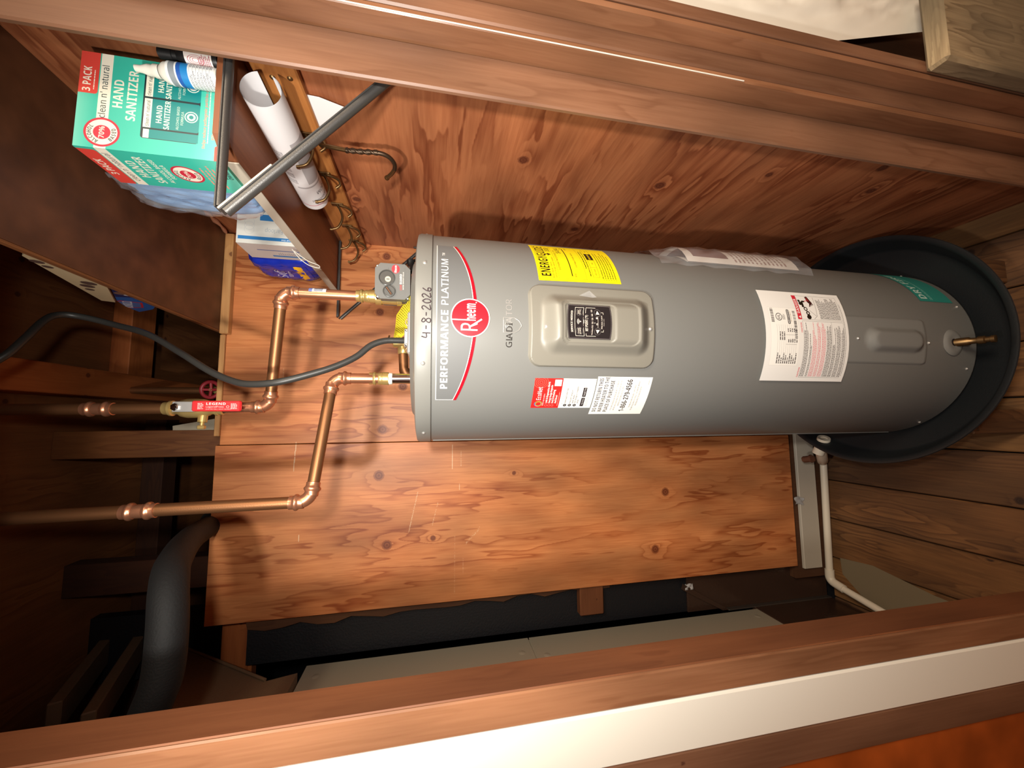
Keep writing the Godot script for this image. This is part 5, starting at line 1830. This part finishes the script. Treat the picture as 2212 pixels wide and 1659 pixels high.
	p = Print.new(260, 300, rgb8(28, 48, 168))
	p.text("Soft", 30, 120, 90, rgb8(226, 228, 240), false, 0, 0.8, 0.0, "Droid Serif", 0.3)
	p.text("EXTRA", 60, 160, 36, rgb8(226, 228, 240), true)
	p.rect(0, 210, 260, 56, rgb8(240, 180, 40))
	st = mb()
	var cc := Vector3(0.345, 1.9375, -0.282)
	grid(st, 8, 8, func(u, v): return pillow_at(cc, Vector3(0.0838, 0.0968, 0.0788), 0.42, 0.004, Vector3(-1.0, lerpf(0.62, -0.70, v), lerpf(-0.62, 0.62, u))))
	obj("bag_print", st, printed(p, 0.25), t)
	# things lying at the edge of the upper shelf
	t = thing("stained_tray", "stained cream cardboard flat sticking out over the edge of the upper shelf", "cardboard", Vector3(0.12, 2.181, 0.08))
	st = mb()
	prism(st, PackedVector2Array([Vector2(0.212, 2.182), Vector2(0.196, 2.200), Vector2(-0.080, 2.278), Vector2(-0.090, 2.2565), Vector2(0.042, 2.182)]), 0.089, 0.094, Transform3D(Basis(Vector3(0, 0, 1), Vector3(0, 1, 0), Vector3(1, 0, 0)), Vector3.ZERO))
	prism(st, PackedVector2Array([Vector2(0.19, 2.182), Vector2(0.19, 2.188), Vector2(0.06, 2.188), Vector2(0.06, 2.182)]), 0.094, 0.25, Transform3D(Basis(Vector3(0, 0, 1), Vector3(0, 1, 0), Vector3(1, 0, 0)), Vector3.ZERO))
	obj("flap", st, mat(rgb8(176, 156, 122), 0.7), t)
	var sm := mat(rgb8(70, 46, 36), 0.8)
	for q in [[0.170, 2.200, 0.010], [0.145, 2.204, 0.008], [0.055, 2.205, 0.013], [0.035, 2.222, 0.012], [0.01, 2.236, 0.008]]:
		st = mb()
		lathe(st, [V(q[2], 0.0), V(q[2] * 0.7, 0.0003), V(0, 0.0003)], at_axis(Vector3(0.0888, q[1], q[0]), Vector3(-1, 0, 0)), 9)
		obj("stain", st, sm, t)
	t = thing("wipes_packet", "blue wipes packet with a red-edged badge at the edge of the upper shelf", "packet", Vector3(0.12, 2.181, -0.06))
	st = mb()
	var wx := Transform3D(Basis(Vector3(0, 0, 1), Vector3(0, 1, 0), Vector3(1, 0, 0)), Vector3.ZERO)
	var wp := PackedVector2Array([Vector2(0.040, 2.1815), Vector2(-0.098, 2.260), Vector2(-0.150, 2.276), Vector2(-0.203, 2.279), Vector2(-0.168, 2.225), Vector2(-0.112, 2.1815)])
	prism(st, wp, 0.096, 0.20, wx)
	obj("packet", st, mat(rgb8(20, 60, 120), 0.3), t)
	p = Print.new(500, 200, rgb8(24, 88, 160))
	p.rect(0, 0, 190, 200, rgb8(20, 40, 90))
	var hx := func(k: float, c: Color):
		p.poly(PackedVector2Array([Vector2(340 - 80 * k, 100 - 20 * k), Vector2(340 - 50 * k, 100 - 62 * k), Vector2(340 + 40 * k, 100 - 66 * k), Vector2(340 + 84 * k, 100 - 10 * k), Vector2(340 + 60 * k, 100 + 52 * k), Vector2(340 - 50 * k, 100 + 50 * k)]), c)
	hx.call(1.0, rgb8(180, 40, 60))
	hx.call(0.84, rgb8(70, 100, 160))
	p.text("CLOROX", 342, 116, 46, rgb8(225, 228, 235), true, 1, 0.8)
	p.circle(120, 120, 26, rgb8(120, 90, 80))
	p.circle(150, 130, 12, rgb8(200, 200, 205))
	st = mb()
	var ix := Geometry2D.triangulate_polygon(wp)
	for k in range(0, ix.size(), 3):
		var ps := []
		var us := []
		for j in 3:
			var q: Vector2 = wp[ix[k + j]]
			ps.append(Vector3(0.0956, q.y, q.x))
			# print axes follow the slope of the packet
			us.append(Vector2((0.02 - q.x) / 0.22, clampf((2.1815 + (0.04 - q.x) * 0.42 - q.y) / 0.075 + 0.6, 0.0, 1.0)))
		tri(st, ps, [Vector3.LEFT, Vector3.LEFT, Vector3.LEFT], us)
	obj("packet_print", st, printed(p, 0.3), t)

# superellipsoid cushions for bags and packs; soft: 0 a box, 1 an ellipsoid
func pillow_at(c: Vector3, h: Vector3, soft: float, wrinkle: float, d: Vector3) -> Vector3:
	var k := lerpf(8.0, 2.0, soft)
	var q := d.abs()
	var s := pow(pow(q.x, k) + pow(q.y, k) + pow(q.z, k), -1.0 / k)
	var p := d * s
	var w := wrinkle * (sin(p.x * 9.0 + p.y * 6.0) * sin(p.y * 8.0 - p.z * 7.0) + 0.5 * sin(p.z * 17.0 + p.x * 11.0))
	return c + p * h + p.normalized() * w

func pillow(st: SurfaceTool, c: Vector3, h: Vector3, soft: float, wrinkle := 0.0):
	for ax in 3:
		for sg in [-1.0, 1.0]:
			grid(st, 14, 14, func(u, v):
				var d := Vector3.ZERO
				d[ax] = sg
				d[(ax + 1) % 3] = tan((u * 2.0 - 1.0) * PI / 4.0)
				d[(ax + 2) % 3] = tan((v * 2.0 - 1.0) * PI / 4.0)
				return pillow_at(c, h, soft, wrinkle, d), sg > 0.0)

# ------------------------------------------------------------------ furnace side
func build_furnace():
	var t := thing("furnace", "tall grey sheet metal furnace cabinet behind the left door jamb", "furnace", Vector3(-1.25, 0.15, -0.05))
	obj("cabinet", bx(-1.49, -1.003, 0.16, 1.86, -0.405, 0.30, 0.002), M.furnace, t)
	obj("upper_panel", bx(-1.004, -1.0, 1.1345, 1.874, -0.412, 0.30, 0.001), M.furnace, t)
	obj("lower_panel", bx(-1.004, -1.0, 0.152, 1.1305, -0.412, 0.30, 0.001), M.furnace, t)
	for q in [[1.175, -0.33], [1.095, -0.30], [0.20, -0.36], [1.83, -0.35]]:
		obj("panel_dimple", mb_lathe([V(0.012, 0), V(0.007, 0.0012), V(0.0, 0.0016)], at_axis(Vector3(-1.0, q[0], q[1]), Vector3(1, 0, 0)), 16), M.furnace, t)
	var d := thing("furnace_plenum", "tan sheet metal duct transition on top of the grey furnace cabinet", "duct", Vector3(-1.2, 1.88, -0.3))
	var st := mb()
	prism(st, PackedVector2Array([Vector2(-0.33, 1.876), Vector2(-0.31, 1.955), Vector2(-0.552, 2.30), Vector2(-0.20, 2.165), Vector2(0.05, 1.93), Vector2(0.05, 1.876)]), -1.42, -0.972, Transform3D(Basis(Vector3(0, 0, 1), Vector3(0, 1, 0), Vector3(1, 0, 0)), Vector3.ZERO))
	obj("transition", st, M.duct_tan, d)
	st = mb()
	tube(st, [Vector3(-0.968, 1.957, -0.31), Vector3(-0.968, 2.302, -0.553)], 0.0045, 8)
	obj("folded_seam", st, M.duct_tan, d)
	# black taped base under the furnace
	var b := thing("duct_box", "black taped plenum box under the grey furnace with shiny seams", "duct", Vector3(-1.25, FLOOR, -0.1))
	obj("box", bx(-1.49, -1.0, FLOOR, 0.150, -0.441, 0.30, 0.003), M.tape, b)
	st = mb()
	bx(-1.002, -0.9975, FLOOR, 0.275, -0.446, -0.425, 0.001, 1, Vector2.ZERO, st)
	obj("corner_tape", st, M.foil_dull, b)
	st = mb()
	prism(st, PackedVector2Array([Vector2(-0.885, 0.470), Vector2(-0.905, 0.478), Vector2(-1.0, 0.300), Vector2(-1.0, 0.27)]), -0.446, -0.430)
	obj("slanted_seam", st, M.tape, b)
	obj("rear_skirt", bx(-1.0, -0.845, FLOOR, 0.45, -0.4545, -0.446, 0.001), M.tape, b)
	obj("tape_patch", mb_patch(Vector3(-0.893, 0.452, -0.43), 0.012), M.foil, b)
	# insulated line
	st = mb()
	tube(st, smooth([Vector3(-0.543, 2.215, -0.50), Vector3(-0.541, 2.182, -0.42), Vector3(-0.523, 2.118, -0.2), Vector3(-0.518, 2.040, 0.0), Vector3(-0.539, 2.001, 0.08), Vector3(-0.607, 1.976, 0.12), Vector3(-0.683, 1.973, 0.13), Vector3(-0.738, 1.988, 0.13), Vector3(-0.85, 2.03, 0.12), Vector3(-1.1, 2.14, 0.10)], 6), 0.0325, 20)
	var ip := obj("insulated_pipe", st, M.foam)
	tag(ip, "thick black foam insulated pipe bending over the plywood towards the furnace", "pipe")
	# ducts and rails in the dark above the furnace
	var du := thing("sloping_duct", "dark sloping sheet metal duct above the furnace in the shadows", "duct", Vector3(-1.3, 2.2, -0.6))
	for q in [[2.62, 0.0], [2.50, 0.06]]:
		st = mb()
		var a := Vector3(-0.96, q[0] + 0.02, -0.80 + q[1])
		var e := Vector3(-1.02, q[0] - 0.16, -0.30 + q[1])
		var dd := (e - a).normalized()
		var n := dd.cross(Vector3.RIGHT).normalized()
		box(st, Transform3D(Basis(Vector3.RIGHT, n, Vector3.RIGHT.cross(n)), (a + e) * 0.5), Vector3(0.08, 0.03, a.distance_to(e)), 0.003, 2)
		obj("duct_rail", st, M.duct_tan, du)

func mb_patch(c: Vector3, s: float) -> SurfaceTool:
	var st := mb()
	grid(st, 6, 6, func(u, v): return c + Vector3((u - 0.5) * s * 2.0, (0.5 - v) * s * 3.0, 0.004 * sin(u * 7.0) * sin(v * 9.0)))
	return st

# ------------------------------------------------------------------ the room in front
func build_room_things():
	# white sheet hanging or leaning outside the right of the opening
	var st := mb()
	var wn := noise(21, 1.0, 2)
	grid(st, 40, 60, func(u, v):
		var y := lerpf(1.45, 0.42, v)
		var x: float = 0.556 + maxf(0.0, 0.70 - y) * 0.30 + u * 0.60
		return Vector3(x, y, 0.4465 + (0.012 * absf(wn.get_noise_2d(x * 9.0, y * 4.0 + x * 5.0)) + 0.005 * wn.get_noise_2d(x * 30.0, y * 12.0)) * smoothstep(0.0, 0.15, u)))
	tag(obj("white_sheet", st, M.white), "crumpled white sheet hanging outside the right edge of the door frame", "sheet")
	var t := thing("timber_post", "weathered grey timber post with a pale cut end outside the door frame", "post", Vector3(0.70, FLOOR, 0.50))
	st = mb()
	bx(0.492, 0.70, FLOOR, 0.500, 0.4795, 0.516, 0.006, 1, Vector2(0.2, 0.7), st)
	obj("timber", st, M.grey_wood, t)
	# the work lamp, and an added fill bulb given the same cord and socket
	var em := mat(Color(1, 0.95, 0.85), 0.4)
	em.emission_enabled = true
	em.emission = Color(1.0, 0.985, 0.95)
	em.emission_energy_multiplier = 4.0
	for q in [[LAMP, "higher and left work lamp bulb hanging on a cord"], [FILL_LAMP, "added fill bulb close behind the camera, built like the work lamp beside it"]]:
		var o: Vector3 = q[0]
		var l := thing("work_and_fill_lamp", q[1], "lamp", o, "hanging work lamps")
		st = mb()
		lathe(st, [V(0, -0.034), V(0.018, -0.030), V(0.030, -0.016), V(0.033, 0.0), V(0.030, 0.014), V(0.020, 0.028), V(0.014, 0.038), V(0.014, 0.042)], Transform3D(Basis(), o), 24)
		obj("bulb", st, em, l)
		st = mb()
		lathe(st, [V(0.0145, 0.040), V(0.019, 0.044), V(0.019, 0.085), V(0.008, 0.10), V(0.004, 0.11), V(0.004, 2.449 - o.y), V(0, 2.449 - o.y)], Transform3D(Basis(), o), 18)
		obj("socket", st, M.rubber, l)
	var c := thing("fill_panel", "added square white fill light panel on the room ceiling behind the camera", "light", Vector3(0.75, 2.44, 1.7))  # body of the added fill panel, no known light of the room
	obj("frame", bx(0.43, 1.07, 2.430, 2.4495, 1.38, 2.02, 0.004), M.white, c)
	var pm := mat(Color(1, 0.95, 0.85), 0.5)
	pm.emission_enabled = true
	pm.emission = Color(1.0, 0.93, 0.82)
	pm.emission_energy_multiplier = 0.8
	obj("diffuser", bx(0.45, 1.05, 2.426, 2.4305, 1.40, 2.00, 0.001), pm, c)
